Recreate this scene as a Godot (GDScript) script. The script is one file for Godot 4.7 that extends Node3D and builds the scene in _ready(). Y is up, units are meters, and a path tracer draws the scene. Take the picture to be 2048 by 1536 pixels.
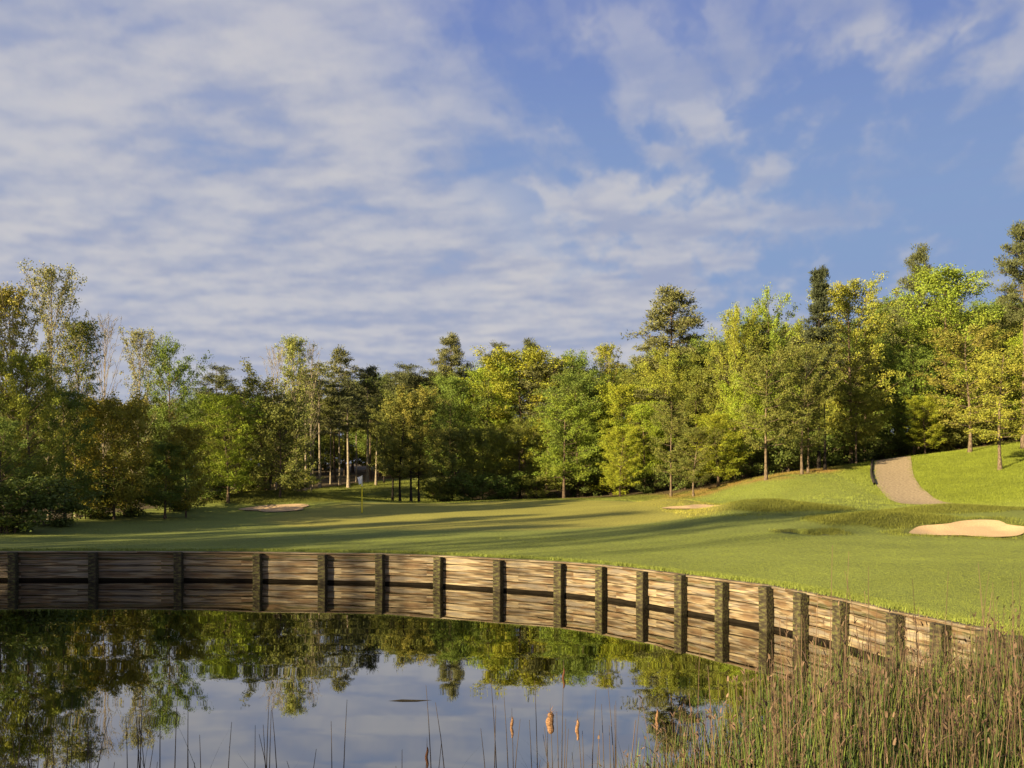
extends Node3D
# A putting green behind a timber-walled pond at the edge of a spring wood, low sun from the west.
# x runs right, depth runs along -z (D = -z), water level is y = WATER.

const EYE := 3.3
const WATER := 0.10
const SUN_HEIGHT := 17.0
const SUN_BEHIND := 35.0
const EXPOSURE := 3.4
const SKY_SHARE := 0.305

# front of the timber wall, (x, D), one point for each post
var WALL := [Vector2(-20.95, 29.60), Vector2(-18.85, 29.40), Vector2(-16.18, 29.30), Vector2(-13.58, 29.30), Vector2(-10.81, 29.30), Vector2(-8.18, 29.10), Vector2(-6.00, 28.70), Vector2(-4.12, 28.40), Vector2(-2.22, 27.70), Vector2(-0.35, 26.60), Vector2(1.39, 25.50), Vector2(2.49, 24.50), Vector2(3.43, 23.20), Vector2(4.20, 22.00), Vector2(4.92, 20.80), Vector2(5.62, 19.60), Vector2(6.02, 18.50), Vector2(6.40, 17.30), Vector2(6.73, 15.60), Vector2(7.02, 14.60), Vector2(7.31, 13.70)]
# surveyed ground heights (x, D, y)
var SURVEY := [Vector3(-16.09, 40.00, 1.19), Vector3(-22.51, 48.00, 1.51), Vector3(-21.96, 41.00, 1.36), Vector3(-14.56, 50.00, 1.49), Vector3(-8.50, 51.00, 1.57), Vector3(-7.00, 42.00, 1.32), Vector3(-3.31, 48.00, 1.57), Vector3(-0.49, 37.00, 1.35), Vector3(2.36, 56.00, 1.84), Vector3(5.87, 60.00, 2.13), Vector3(8.43, 55.00, 2.05), Vector3(3.91, 40.00, 1.41), Vector3(-0.85, 64.00, 2.02), Vector3(-7.48, 66.00, 1.80), Vector3(-4.82, 70.00, 1.78), Vector3(3.52, 66.00, 2.05), Vector3(1.04, 72.00, 1.90), Vector3(-13.82, 52.50, 1.64), Vector3(-14.79, 55.00, 1.83), Vector3(-15.47, 60.00, 2.40), Vector3(-18.47, 60.00, 2.30), Vector3(-18.48, 56.00, 1.90), Vector3(-12.37, 58.00, 2.11), Vector3(-13.36, 72.00, 2.50), Vector3(-15.58, 75.00, 2.72), Vector3(-11.99, 76.00, 2.88), Vector3(-8.12, 84.00, 3.77), Vector3(-15.12, 84.00, 3.30), Vector3(-20.11, 58.00, 2.08), Vector3(-20.92, 52.00, 1.65), Vector3(9.66, 47.50, 1.80), Vector3(10.27, 50.50, 2.04), Vector3(9.21, 56.00, 2.06), Vector3(13.78, 50.00, 1.97), Vector3(14.88, 54.00, 2.13), Vector3(10.66, 44.00, 1.86), Vector3(13.12, 41.00, 1.82), Vector3(15.74, 46.00, 2.10), Vector3(10.81, 37.00, 1.66), Vector3(11.12, 32.50, 1.33), Vector3(12.32, 36.00, 1.48), Vector3(15.33, 37.50, 1.53), Vector3(16.71, 42.00, 1.78), Vector3(10.88, 62.00, 2.13), Vector3(12.23, 61.00, 2.22), Vector3(14.38, 63.00, 3.02), Vector3(16.63, 58.00, 3.53), Vector3(19.04, 59.00, 3.76), Vector3(21.21, 61.00, 4.11), Vector3(16.00, 50.00, 2.33), Vector3(14.81, 56.00, 2.52), Vector3(21.03, 56.00, 3.46), Vector3(18.03, 48.00, 2.29), Vector3(26.63, 63.00, 4.80), Vector3(24.52, 58.00, 3.78), Vector3(23.13, 54.00, 2.97), Vector3(22.41, 51.00, 2.45), Vector3(22.26, 48.50, 2.11), Vector3(27.90, 66.00, 5.06), Vector3(21.41, 44.00, 2.13), Vector3(23.01, 42.00, 2.02), Vector3(16.61, 33.00, 1.30), Vector3(18.12, 36.00, 1.68), Vector3(20.68, 37.00, 1.96), Vector3(18.34, 32.50, 1.33), Vector3(16.29, 35.50, 1.39), Vector3(14.04, 33.00, 1.34), Vector3(27.25, 56.00, 3.77), Vector3(31.55, 62.00, 5.33), Vector3(29.28, 54.00, 4.02), Vector3(35.27, 62.00, 5.95), Vector3(28.44, 50.00, 3.44), Vector3(25.60, 45.00, 2.42), Vector3(32.53, 52.00, 4.31), Vector3(22.52, 36.00, 2.00), Vector3(40.04, 64.00, 6.68), Vector3(7.54, 28.50, 1.16), Vector3(9.76, 26.00, 1.21), Vector3(12.65, 26.00, 1.21), Vector3(4.75, 31.00, 1.15), Vector3(11.12, 20.50, 1.19), Vector3(8.62, 20.00, 1.13), Vector3(11.36, 19.00, 1.03), Vector3(-20.95, 29.65, 1.08), Vector3(-18.85, 29.45, 1.08), Vector3(-16.18, 29.35, 1.08), Vector3(-13.58, 29.35, 1.08), Vector3(-10.81, 29.35, 1.08), Vector3(-8.18, 29.15, 1.08), Vector3(-6.00, 28.75, 1.08), Vector3(-4.12, 28.45, 1.08), Vector3(-2.22, 27.75, 1.08), Vector3(-0.35, 26.65, 1.08), Vector3(1.39, 25.55, 1.08), Vector3(2.49, 24.55, 1.08), Vector3(3.43, 23.25, 1.08), Vector3(4.20, 22.05, 1.08), Vector3(4.92, 20.85, 1.08), Vector3(5.62, 19.65, 1.08), Vector3(6.02, 18.55, 1.08), Vector3(6.40, 17.35, 1.08), Vector3(6.73, 15.65, 1.08), Vector3(7.02, 14.65, 1.08), Vector3(7.31, 13.75, 1.08), Vector3(-30.00, 32.00, 1.20), Vector3(-45.00, 40.00, 1.60), Vector3(-40.00, 52.00, 1.90), Vector3(-60.00, 20.00, 1.30), Vector3(-55.00, 0.00, 1.50), Vector3(-30.00, -2.00, 1.60), Vector3(-10.00, -3.00, 1.70), Vector3(0.00, -3.00, 1.70), Vector3(10.00, 0.00, 1.80), Vector3(18.00, 6.00, 1.60), Vector3(13.00, 12.00, 1.25), Vector3(20.00, 16.00, 1.50), Vector3(30.00, 25.00, 2.00), Vector3(35.00, 40.00, 3.50), Vector3(45.00, 60.00, 7.00), Vector3(35.00, 90.00, 8.00), Vector3(15.00, 90.00, 5.00), Vector3(5.00, 85.00, 3.20), Vector3(-10.00, 95.00, 4.00), Vector3(-30.00, 85.00, 3.20), Vector3(-45.00, 70.00, 2.60), Vector3(-70.00, 60.00, 2.60), Vector3(0.00, 120.00, 6.00), Vector3(-50.00, 120.00, 5.00), Vector3(50.00, 120.00, 9.00), Vector3(0.00, -30.00, 2.00), Vector3(-50.00, -30.00, 2.00), Vector3(40.00, -20.00, 2.50), Vector3(80.00, 40.00, 6.00), Vector3(80.00, 90.00, 9.00), Vector3(-90.00, 90.00, 4.00), Vector3(-90.00, 10.00, 2.00), Vector3(28.00, 70.00, 4.20), Vector3(38.00, 72.00, 6.60)]
# middle of the cart path (x, D)
var PATH := [Vector2(28.75, 68.00), Vector2(27.48, 65.00), Vector2(26.63, 63.00), Vector2(25.58, 60.50), Vector2(24.55, 58.00), Vector2(23.83, 56.00), Vector2(23.19, 54.00), Vector2(22.71, 52.00), Vector2(22.30, 50.30), Vector2(22.09, 48.60), Vector2(22.07, 47.40)]
# sand: x, D, half width, half depth, depth
var BUNKERS := [[-14.0, 53.6, 1.9, 1.9, 0.10], [10.8, 49.0, 2.2, 1.3, 0.10], [14.3, 52.0, 1.1, 1.8, 0.08], [17.5, 34.4, 2.1, 1.75, 0.16], [11.45, 34.2, 1.1, 0.7, 0.5]]
# where the mown grass gives way to the floor of the wood (x, D)
var WOOD := [Vector2(-90, 30), Vector2(-40, 33), Vector2(-22.5, 37.5), Vector2(-23.5, 47), Vector2(-20.5, 56), Vector2(-18, 62), Vector2(-16.5, 74), Vector2(-12, 84), Vector2(-6, 85), Vector2(-3.5, 70), Vector2(4, 67.5), Vector2(10, 65), Vector2(14.5, 63.5), Vector2(18, 62), Vector2(21, 63.5), Vector2(24, 66), Vector2(28, 67), Vector2(30, 65), Vector2(34, 64), Vector2(45, 60), Vector2(90, 50)]
# species, x, D, height of the top above the water, crown width, colour, name, label
var TREES := [
	["pine_a", -24.27, 42, 14.03, 1.21, "pine", "pine_tree", "dark pine cut by the photo's edge, its crown above the willows"],
	["colm_a", -22.69, 41, 12.41, 2.28, "straw", "poplar_tree", "straw-yellow slender poplar at the photo's edge, pale upright stems"],
	["colm_b", -23.15, 45, 14.43, 2.6, "palew", "willow_tree", "tallest pale willow with thin spring leaves, over the edge of the wood"],
	["colm_a", -22.77, 47, 12.0, 2.3, "olive", "poplar_tree", "olive slender poplar with a blunt top beside the tallest pale willow"],
	["bare_a", -23.6, 52, 13.21, 1.73, "palew", "bare_tree", "bare grey twiggy tree between the olive poplar and the open green tree"],
	["colm_b", -21.64, 52, 12.4, 2.08, "palew", "willow_tree", "thin grey-green willow with feathery upright twigs next to the open green tree"],
	["broad_b", -21.34, 56, 12.6, 3.61, "green", "oak_tree", "open-crowned green tree with gaps of sky, above the rust-coloured dome"],
	["dome_a", -20.34, 46, 7.98, 4.7, "rust", "maple_tree", "rust-gold domed maple, broadest of its colour at the dark wood edge"],
	["dome_b", -17.39, 48, 6.58, 2.67, "rust", "maple_tree", "small rust-gold tree beside the lime-topped willow"],
	["broad_c", -21.42, 40, 9.19, 3.11, "olivel", "alder_tree", "olive-lime bushy tree under the straw-yellow poplar at the photo's edge"],
	["broad_a", -21.36, 43, 7.96, 2.96, "mgreen", "alder_tree", "dark green alder in the shade below the tallest pale willow"],
	["broad_b", -21.05, 37, 6.07, 2.88, "mgreen", "alder_tree", "dark green bushy tree lowest at the photo's edge"],
	["broad_a", -18.12, 47, 5.52, 2.72, "mgreen", "hawthorn_tree", "low green leafy tree under the small rust-gold tree"],
	["pine_b", -24.34, 74, 13.21, 3.78, "pine", "pine_tree", "dark round-topped pine behind the lime-topped willow"],
	["broad_c", -17.67, 56, 8.87, 3.86, "lime", "willow_tree", "lime-topped weeping willow with a pale slim trunk, darker below"],
	["vase_a", -16.3, 60, 11.4, 4.13, "brolive", "sassafras_tree", "olive-brown vase-shaped tree of many stems beside the lime-topped willow"],
	["vase_b", -17.83, 59, 10.51, 2.88, "olive", "sassafras_tree", "olive vase-shaped tree half hidden by the lime-topped willow"],
	["bare_a", -16.52, 63, 13.0, 1.68, "palew", "bare_tree", "pale bare pole-like tree rising above the olive-brown vase-shaped tree"],
	["colm_a", -15.84, 66, 14.19, 2.2, "palel", "poplar_tree", "pale lime slender poplar standing tallest beside the pale bare pole"],
	["bare_a", -15.63, 70, 14.38, 1.56, "palew", "bare_tree", "thin bare tree just beyond the pale lime slender poplar"],
	["dome_b", -14.69, 57, 8.52, 3.93, "brolive", "alder_tree", "brownish shaded tree below the vase-shaped tree, over the mown mound"],
	["tallp_a", -16.94, 74, 12.76, 3.45, "pinel", "pine_tree", "pine with a long bare trunk farthest from the flag in the pine stand"],
	["tallp_b", -16.43, 77, 13.78, 3.76, "brolive", "pine_tree", "brownish pine with a straight pale trunk in the pine stand"],
	["tallp_a", -15.29, 80, 15.61, 3.2, "pinel", "pine_tree", "tallest pine of the stand behind the flag, small tufted top"],
	["tallp_b", -13.81, 76, 12.29, 4.22, "pine", "pine_tree", "dark-crowned pine with a pale trunk between flag and tallest stand pine"],
	["tallp_a", -13.17, 82, 14.19, 4.19, "pine", "pine_tree", "dark flat-topped pine directly above the flag"],
	["tallp_b", -11.79, 78, 10.88, 2.95, "brolive", "pine_tree", "slim brownish pine just beside the flag"],
	["tallp_b", -17.47, 79, 12.08, 2.11, "pinel", "pine_tree", "slim pine in the stand beside the pale bare pole's tall neighbour"],
	["tallp_a", -16.54, 82, 12.64, 2.19, "pinel", "pine_tree", "slim pine just short of the stand's tallest pine"],
	["tallp_b", -14.51, 84, 12.4, 2.24, "olive", "pine_tree", "slim olive pine right behind the flag"],
	["tallp_a", -11.38, 80, 10.63, 2.13, "olive", "pine_tree", "slim olive pine between the flag and the first dark-stemmed oak"],
	["pine_b", -10.66, 88, 15.18, 4.89, "pine", "pine_tree", "dark rounded pine between the flag's pine and the four-stemmed oaks"],
	["open_b", -8.9, 67, 9.44, 3.28, "brolive", "oak_tree", "brown-olive young oak, nearest the flag of the four dark-stemmed oaks"],
	["open_a", -8.21, 66, 10.27, 3.81, "brolive", "oak_tree", "second dark-stemmed young oak from the flag"],
	["open_b", -7.35, 65.5, 10.47, 3.93, "brgold", "oak_tree", "gold-tinged young oak, third dark stem from the flag"],
	["open_a", -6.87, 66.5, 10.06, 3.69, "brolive", "oak_tree", "thickest dark-stemmed young oak, farthest of the four from the flag"],
	["pine_a", -6.1, 90, 18.45, 4.4, "pinel", "pine_tree", "lone pine top standing above the middle wood, between two lower pine tops"],
	["pine_b", -1.69, 95, 18.45, 3.8, "pine", "pine_tree", "pine top peeping over the yellow-green tulip tree on the flag's side"],
	["pine_a", 1.9, 95, 18.71, 3.8, "pine", "pine_tree", "rounded pine top over the crest of the yellow-green tulip tree"],
	["pine_b", -9.09, 94, 15.31, 4.18, "pine", "pine_tree", "low dark pine top beside the lone pine of the middle wood"],
	["broad_a", -5.24, 76, 12.59, 4.73, "green", "maple_tree", "fresh green maple below the lone pine top"],
	["broad_b", -2.15, 79, 13.7, 5.27, "lime", "tulip_tree", "lime-green tree between the fresh green maple and the yellow-green tulip tree"],
	["broad_c", 1.05, 79, 15.11, 8.43, "yell", "tulip_tree", "largest yellow-green tulip tree in the middle of the wood"],
	["broad_b", 5.74, 82, 15.46, 5.47, "green", "maple_tree", "rounded green maple just past the yellow-green tulip tree"],
	["colm_a", 8.96, 84, 16.41, 2.43, "yell", "poplar_tree", "pale yellow poplar top beside the rounded green maple"],
	["broad_a", 3.99, 69, 10.2, 5.06, "bright", "maple_tree", "bright green maple with a single trunk at the green's far edge"],
	["broad_b", 6.94, 73, 11.94, 4.7, "lime", "beech_tree", "lime beech behind the bright green maple"],
	["broad_c", 8.79, 70, 11.08, 4.67, "limey", "beech_tree", "glowing yellow-lime beech with low boughs at the green's edge"],
	["broad_a", 10.05, 68, 9.53, 3.93, "lime", "beech_tree", "lime beech with drooping boughs above the dark gap in the wood"],
	["broad_c", 7.92, 66, 7.52, 2.93, "limey", "dogwood_tree", "small yellow-lime tree beneath the glowing beech"],
	["dome_b", -4.63, 70, 7.77, 3.58, "brolive", "hornbeam_tree", "dark olive low tree next to the four dark-stemmed oaks"],
	["dome_a", -2.33, 71, 8.03, 4.1, "olive", "hornbeam_tree", "olive low tree beneath the lime-green tree of the middle wood"],
	["broad_b", 0.64, 72, 8.7, 4.32, "olive", "hornbeam_tree", "olive low tree beneath the largest yellow-green tulip tree"],
	["pine_a", 13.47, 76, 20.06, 7.09, "pinel", "pine_tree", "big broad pyramidal pine standing alone against the sky"],
	["broad_b", 12.24, 72, 14.38, 4.0, "olivel", "tulip_tree", "olive-lime tree right under the big pyramidal pine"],
	["broad_a", 15.46, 74, 14.19, 4.44, "olive", "hickory_tree", "olive tree filling the gap below the big pine's spreading boughs"],
	["open_b", 11.22, 63.5, 9.12, 3.39, "brolive", "oak_tree", "olive-brown oak with a slim trunk at the foot of the slope"],
	["open_a", 12.4, 61.5, 7.23, 3.01, "brolive", "oak_tree", "short oak with a pale forked trunk at the foot of the slope"],
	["broad_c", 14.31, 62.5, 8.16, 4.03, "limey", "dogwood_tree", "lime small tree on a thin trunk above the foot of the slope"],
	["broad_b", 16.85, 68, 16.86, 3.48, "olivel", "tulip_tree", "narrow olive-lime tree on the sky line beside the rounded green tree"],
	["open_a", 19.78, 69, 18.44, 3.99, "bright", "tulip_tree", "rounded bright green tree with sky gaps, next to the dark spruce"],
	["open_b", 16.51, 58.5, 12.24, 4.29, "brolive", "oak_tree", "olive-brown oak with a straight tan trunk on the slope"],
	["broad_a", 16.83, 65, 11.43, 3.61, "lime", "hickory_tree", "lime tree behind the olive-brown slope oak"],
	["open_a", 19.17, 59.5, 12.72, 3.7, "brolive", "oak_tree", "brown oak with a leaning pale trunk on the slope"],
	["open_b", 19.9, 60.5, 11.53, 3.09, "olive", "oak_tree", "olive oak crowding close behind the leaning pale trunk"],
	["spruce", 21.49, 63, 18.59, 2.94, "spruce", "spruce_tree", "dark narrow spruce rising to a point above the slope"],
	["snag", 21.32, 61.3, 10.96, 2.04, "brolive", "pine_tree", "black straight trunk on the slope between the leaning oak and the path"],
	["broad_c", 24.86, 66, 18.33, 5.87, "olgold", "hickory_tree", "large yellow-olive tree above the top of the cart path"],
	["open_b", 24.65, 64.5, 10.65, 3.58, "olive", "oak_tree", "olive oak with a thin trunk beside the top of the cart path"],
	["pine_a", 33.46, 74, 23.07, 3.95, "pine", "pine_tree", "tall open pine behind the largest bright green tree"],
	["broad_a", 33.27, 69, 20.13, 7.51, "bright", "tulip_tree", "largest bright green tree, right of the tall open pine"],
	["broad_b", 29.93, 67, 13.54, 3.72, "green", "beech_tree", "green tree above the dark end of the cart path"],
	["broad_c", 30.06, 65.5, 9.67, 2.91, "limey", "dogwood_tree", "small lime tree lit above the cart path's dark end"],
	["open_a", 31.7, 62.3, 14.27, 5.26, "brgold", "oak_tree", "gold-brown oak with a short trunk on the upper grass bank"],
	["open_b", 29.44, 54.3, 11.6, 4.71, "olgold", "oak_tree", "nearest oak on the grass bank, dark trunk casting a shadow"],
	["pine_a", 34.07, 60, 20.93, 4.27, "pine", "pine_tree", "tallest pine, cut by the photo's edge beyond the nearest oak"],
	["broad_a", 37.84, 66, 14.48, 3.67, "lime", "beech_tree", "lime tree at the photo's edge behind the nearest oak"],
	["broad_b", 36.3, 68, 15.2, 3.78, "olive", "hickory_tree", "olive tree filling in between the gold-brown oak and the tallest pine"],
	["open_a", 34.25, 56, 11.86, 4.36, "brgold", "oak_tree", "gold-brown oak just past the photo's edge on the grass bank"],
	["broad_b", 37.25, 58, 16.35, 5.16, "green", "beech_tree", "green beech out past the photo's edge behind the grass bank"],
]
var SHRUBS := [
	["shrub_a", -20.64, 37, 2.6, 4.2, "dgreen", "dark shrub at the photo's edge where the mown grass ends"],
	["shrub_b", -21.16, 41, 2.2, 4.0, "dgreen", "dark low shrub second from the photo's edge under the alders"],
	["shrub_a", -21.82, 46, 2.4, 4.4, "dgreen", "dark shrub under the rust-gold domed maple"],
	["shrub_b", -20.93, 49, 2.6, 4.4, "dgreen", "broad dark shrub between the domed maple and the low green tree"],
	["shrub_a", -19.76, 52, 2.2, 4.0, "dgreen", "dark shrub below the low green leafy tree"],
	["shrub_b", -19.44, 57, 2.0, 3.4, "mgreen", "shaded shrub at the end of the mown mound"],
	["shrub_a", -18.05, 62, 2.0, 3.6, "olive", "olive shrub behind the crest of the mown mound"],
	["shrub_b", -15.91, 66, 1.8, 3.2, "olive", "low olive shrub before the bare pine trunks"],
	["shrub_a", -5.52, 69, 2.0, 3.4, "olive", "olive shrub at the foot of the four dark-stemmed oaks"],
	["shrub_b", -3.24, 69.5, 2.6, 4.0, "mgreen", "green shrub on the far edge of the putting green"],
	["shrub_a", -0.93, 70, 2.4, 4.2, "mgreen", "rounded dark green shrub behind the putting green"],
	["shrub_b", 2.0, 70.5, 2.4, 4.2, "olive", "olive shrub between the putting green and the bright maple"],
	["shrub_a", 5.56, 71, 2.6, 4.4, "dgreen", "dark shrub just behind the bright maple's trunk"],
	["shrub_b", 7.82, 70, 2.2, 4.0, "limey", "lime shrub under the glowing beech"],
	["shrub_a", 10.43, 68, 2.0, 3.6, "dgreen", "dark shrub in the gap at the foot of the slope"],
	["shrub_b", 12.5, 66, 2.4, 3.8, "dgreen", "dark shrub behind the two slim trunks at the slope's foot"],
	["shrub_a", 14.63, 66.5, 2.6, 4.0, "dgreen", "dark shrub behind the lime small tree"],
	["shrub_b", 16.83, 65, 3.0, 4.2, "dgreen", "dark shrub behind the olive-brown slope oak"],
	["shrub_a", 19.41, 64, 3.0, 4.4, "dgreen", "dark shrub between the two slope oaks"],
	["shrub_b", 22.4, 66, 3.2, 4.4, "mgreen", "green shrub behind the black straight trunk"],
	["shrub_a", 24.79, 67, 3.2, 4.4, "dgreen", "dark shrub at the top of the mown slope"],
	["shrub_b", 28.43, 70, 3.0, 4.4, "dgreen", "dark shrub beyond the end of the cart path, on its kerb side"],
	["shrub_a", 30.76, 70, 3.2, 4.4, "dgreen", "dark shrub straight behind the end of the cart path"],
	["shrub_b", 31.77, 68, 3.0, 4.2, "brolive", "brown shrub beside the end of the cart path"],
	["shrub_a", 33.16, 67, 2.6, 4.0, "brolive", "brown-olive shrub under the gold-brown bank oak"],
	["shrub_b", 34.87, 66, 2.4, 4.0, "brolive", "brown shrub behind the nearest oak's trunk"],
	["shrub_a", 36.12, 64, 2.6, 4.0, "olive", "olive shrub at the photo's edge on the upper grass bank"],
]

var taken := {}
var weights := PackedFloat64Array()
var sx := PackedFloat64Array()
var sd := PackedFloat64Array()
var wobble := FastNoiseLite.new()
var fine := FastNoiseLite.new()
var outline := PackedVector2Array()
var outline_wall := PackedByteArray()
var leafmat := {}
var protos := {}
var cache := PackedFloat32Array()
const CX0 := -70.0
const CD0 := -12.0
const CN := 280
const CM := 224

# ---------------------------------------------------------------- naming
func numbered(called: String) -> String:
	if not taken.has(called):
		taken[called] = 0
		return called
	taken[called] += 1
	return "%s_%03d" % [called, taken[called]]

func tag(o: Node, label: String, category := "", group := "", kind := "") -> Node:
	if label: o.set_meta("label", label)
	if category: o.set_meta("category", category)
	if group: o.set_meta("group", group)
	if kind: o.set_meta("kind", kind)
	return o

func thing(called: String, at: Vector3, turn := 0.0) -> Node3D:
	var o := Node3D.new()
	o.name = numbered(called)
	add_child(o)
	o.position = at
	o.rotation.y = turn
	return o

func put(called: String, m: Mesh, mat: Material, parent: Node = null) -> MeshInstance3D:
	var o := MeshInstance3D.new()
	o.mesh = m
	if mat: o.material_override = mat
	if parent == null:
		o.name = numbered(called)
		add_child(o)
	else:
		o.name = called
		parent.add_child(o, true)
	return o

func structure(called: String, label: String, m: Mesh, mat: Material) -> MeshInstance3D:
	var o := put(called, m, mat)
	tag(o, label, "", "", "structure")
	return o

# ---------------------------------------------------------------- small mesh helpers
func mesh_of(v: PackedVector3Array, n: PackedVector3Array = PackedVector3Array(), c: PackedColorArray = PackedColorArray(), idx: PackedInt32Array = PackedInt32Array(), uv: PackedVector2Array = PackedVector2Array()) -> ArrayMesh:
	var a := []
	a.resize(Mesh.ARRAY_MAX)
	a[Mesh.ARRAY_VERTEX] = v
	if n.size():
		a[Mesh.ARRAY_NORMAL] = n
		if idx.size(): idx = faced(v, n, idx)
	if c.size(): a[Mesh.ARRAY_COLOR] = c
	if idx.size(): a[Mesh.ARRAY_INDEX] = idx
	if uv.size(): a[Mesh.ARRAY_TEX_UV] = uv
	var m := ArrayMesh.new()
	m.add_surface_from_arrays(Mesh.PRIMITIVE_TRIANGLES, a)
	return m

func faced(v: PackedVector3Array, n: PackedVector3Array, idx: PackedInt32Array) -> PackedInt32Array:   # front faces run clockwise about their normals
	for q in range(0, idx.size(), 3):
		var p := v[idx[q]]
		if (v[idx[q + 2]] - p).cross(v[idx[q + 1]] - p).dot(n[idx[q]] + n[idx[q + 1]] + n[idx[q + 2]]) < 0.0:
			var t := idx[q + 1]
			idx[q + 1] = idx[q + 2]
			idx[q + 2] = t
	return idx

func smooth(v: PackedVector3Array, idx: PackedInt32Array, towards := Vector3.UP) -> PackedVector3Array:   # smooth normals on the side of TOWARDS
	var n := PackedVector3Array()
	n.resize(v.size())
	for q in range(0, idx.size(), 3):
		var p := v[idx[q]]
		var f := (v[idx[q + 2]] - p).cross(v[idx[q + 1]] - p)
		if f.dot(towards) < 0.0: f = -f
		n[idx[q]] += f; n[idx[q + 1]] += f; n[idx[q + 2]] += f
	for q in n.size(): n[q] = n[q].normalized()
	return n

class Wood:
	var v := PackedVector3Array()
	var n := PackedVector3Array()
	var i := PackedInt32Array()
	func tube(pts: Array, rad: Array, sides: int) -> void:
		var base := v.size()
		var cnt := pts.size()
		for k in cnt:
			var p: Vector3 = pts[k]
			var q0: Vector3 = pts[maxi(k - 1, 0)]
			var q1: Vector3 = pts[mini(k + 1, cnt - 1)]
			var t := (q1 - q0).normalized()
			var a := t.cross(Vector3(0.31, 0.1, 0.94)).normalized()
			var b := t.cross(a)
			for s in sides:
				var an := TAU * s / sides
				var o := a * cos(an) + b * sin(an)
				v.append(p + o * float(rad[k]))
				n.append(o)
		for k in cnt - 1:
			for s in sides:
				var s2 := (s + 1) % sides
				var a0 := base + k * sides + s
				var a1 := base + k * sides + s2
				var b0 := a0 + sides
				var b1 := a1 + sides
				var p0 := v[a0]
				if (v[b0] - p0).cross(v[a1] - p0).dot(n[a0]) >= 0.0: i.append_array(PackedInt32Array([a0, a1, b0, a1, b1, b0]))
				else: i.append_array(PackedInt32Array([a0, b0, a1, a1, b0, b1]))
	func mesh() -> ArrayMesh:
		var a := []
		a.resize(Mesh.ARRAY_MAX)
		a[Mesh.ARRAY_VERTEX] = v
		a[Mesh.ARRAY_NORMAL] = n
		a[Mesh.ARRAY_INDEX] = i
		var m := ArrayMesh.new()
		m.add_surface_from_arrays(Mesh.PRIMITIVE_TRIANGLES, a)
		return m

class Leaves:
	var v := PackedVector3Array()
	var c := PackedColorArray()
	var r := RandomNumberGenerator.new()
	func rnd3() -> Vector3:
		return Vector3(r.randf() - r.randf(), r.randf() - r.randf(), r.randf() - r.randf())
	# a tuft of broad leaves round a twig
	func tuft(at: Vector3, spread: float, count: int, size: float, flat := 0.7) -> void:
		var tone := 0.72 + 0.22 * r.randf()
		var warm := r.randf_range(-0.07, 0.07)
		for k in count:
			var o := rnd3() * spread * 1.15
			o.y *= flat
			var p := at + o
			var a := rnd3().normalized()
			var b := a.cross(rnd3()).normalized()
			var s := size * r.randf_range(0.6, 1.25)
			v.append(p + a * s)
			v.append(p - a * s * 0.55 + b * s * 0.62)
			v.append(p - a * s * 0.55 - b * s * 0.62)
			var g := tone + r.randf_range(-0.14, 0.08)
			var col := Color(clampf(g + warm, 0, 1), clampf(g, 0, 1), clampf(g - warm * 0.6 + r.randf_range(-0.1, 0.05), 0, 1))
			c.append(col); c.append(col); c.append(col)
	# a pad of needles: slim faces that point outwards and up
	func needles(at: Vector3, spread: float, count: int, size: float, flat := 0.5) -> void:
		var tone := 0.66 + 0.26 * r.randf()
		for k in count:
			var o := rnd3() * spread * 1.1
			o.y *= flat
			var a := (o.normalized() * 0.8 + Vector3(0, 0.5, 0) + rnd3() * 0.8).normalized()
			var b := a.cross(rnd3()).normalized()
			var s := size * r.randf_range(0.7, 1.3)
			var p := at + o
			v.append(p + a * s)
			v.append(p - a * s * 0.4 + b * s * 0.26)
			v.append(p - a * s * 0.4 - b * s * 0.26)
			var g := clampf(tone + r.randf_range(-0.16, 0.1), 0, 1)
			var col := Color(g, g, clampf(g + r.randf_range(-0.06, 0.04), 0, 1))
			c.append(col); c.append(col); c.append(col)

# ---------------------------------------------------------------- land
func solve_survey() -> void:
	var n := SURVEY.size()
	var m := n + 3
	var rows := []
	for a in n:
		var row := PackedFloat64Array()
		row.resize(m + 1)
		var p: Vector3 = SURVEY[a]
		for b in n:
			var q: Vector3 = SURVEY[b]
			row[b] = -sqrt((p.x - q.x) ** 2 + (p.y - q.y) ** 2 + 9.0)
		row[a] += 0.12
		row[n] = 1.0; row[n + 1] = p.x * 0.02; row[n + 2] = p.y * 0.02
		row[m] = p.z
		rows.append(row)
	for k in 3:
		var row := PackedFloat64Array()
		row.resize(m + 1)
		for b in n:
			var q: Vector3 = SURVEY[b]
			row[b] = [1.0, q.x * 0.02, q.y * 0.02][k]
		rows.append(row)
	for k in m:
		var best := k
		for j in range(k, m):
			if absf(rows[j][k]) > absf(rows[best][k]): best = j
		var tmp: PackedFloat64Array = rows[k]
		rows[k] = rows[best]
		rows[best] = tmp
		var rk: PackedFloat64Array = rows[k]
		var inv := 1.0 / rk[k]
		for j in range(k + 1, m):
			var rj: PackedFloat64Array = rows[j]
			var f := rj[k] * inv
			if f != 0.0:
				for q in range(k, m + 1): rj[q] -= f * rk[q]
				rows[j] = rj
	weights.resize(m)
	for k in range(m - 1, -1, -1):
		var rk: PackedFloat64Array = rows[k]
		var s := rk[m]
		for j in range(k + 1, m): s -= rk[j] * weights[j]
		weights[k] = s / rk[k]
	for p in SURVEY:
		sx.append(p.x)
		sd.append(p.y)

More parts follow.
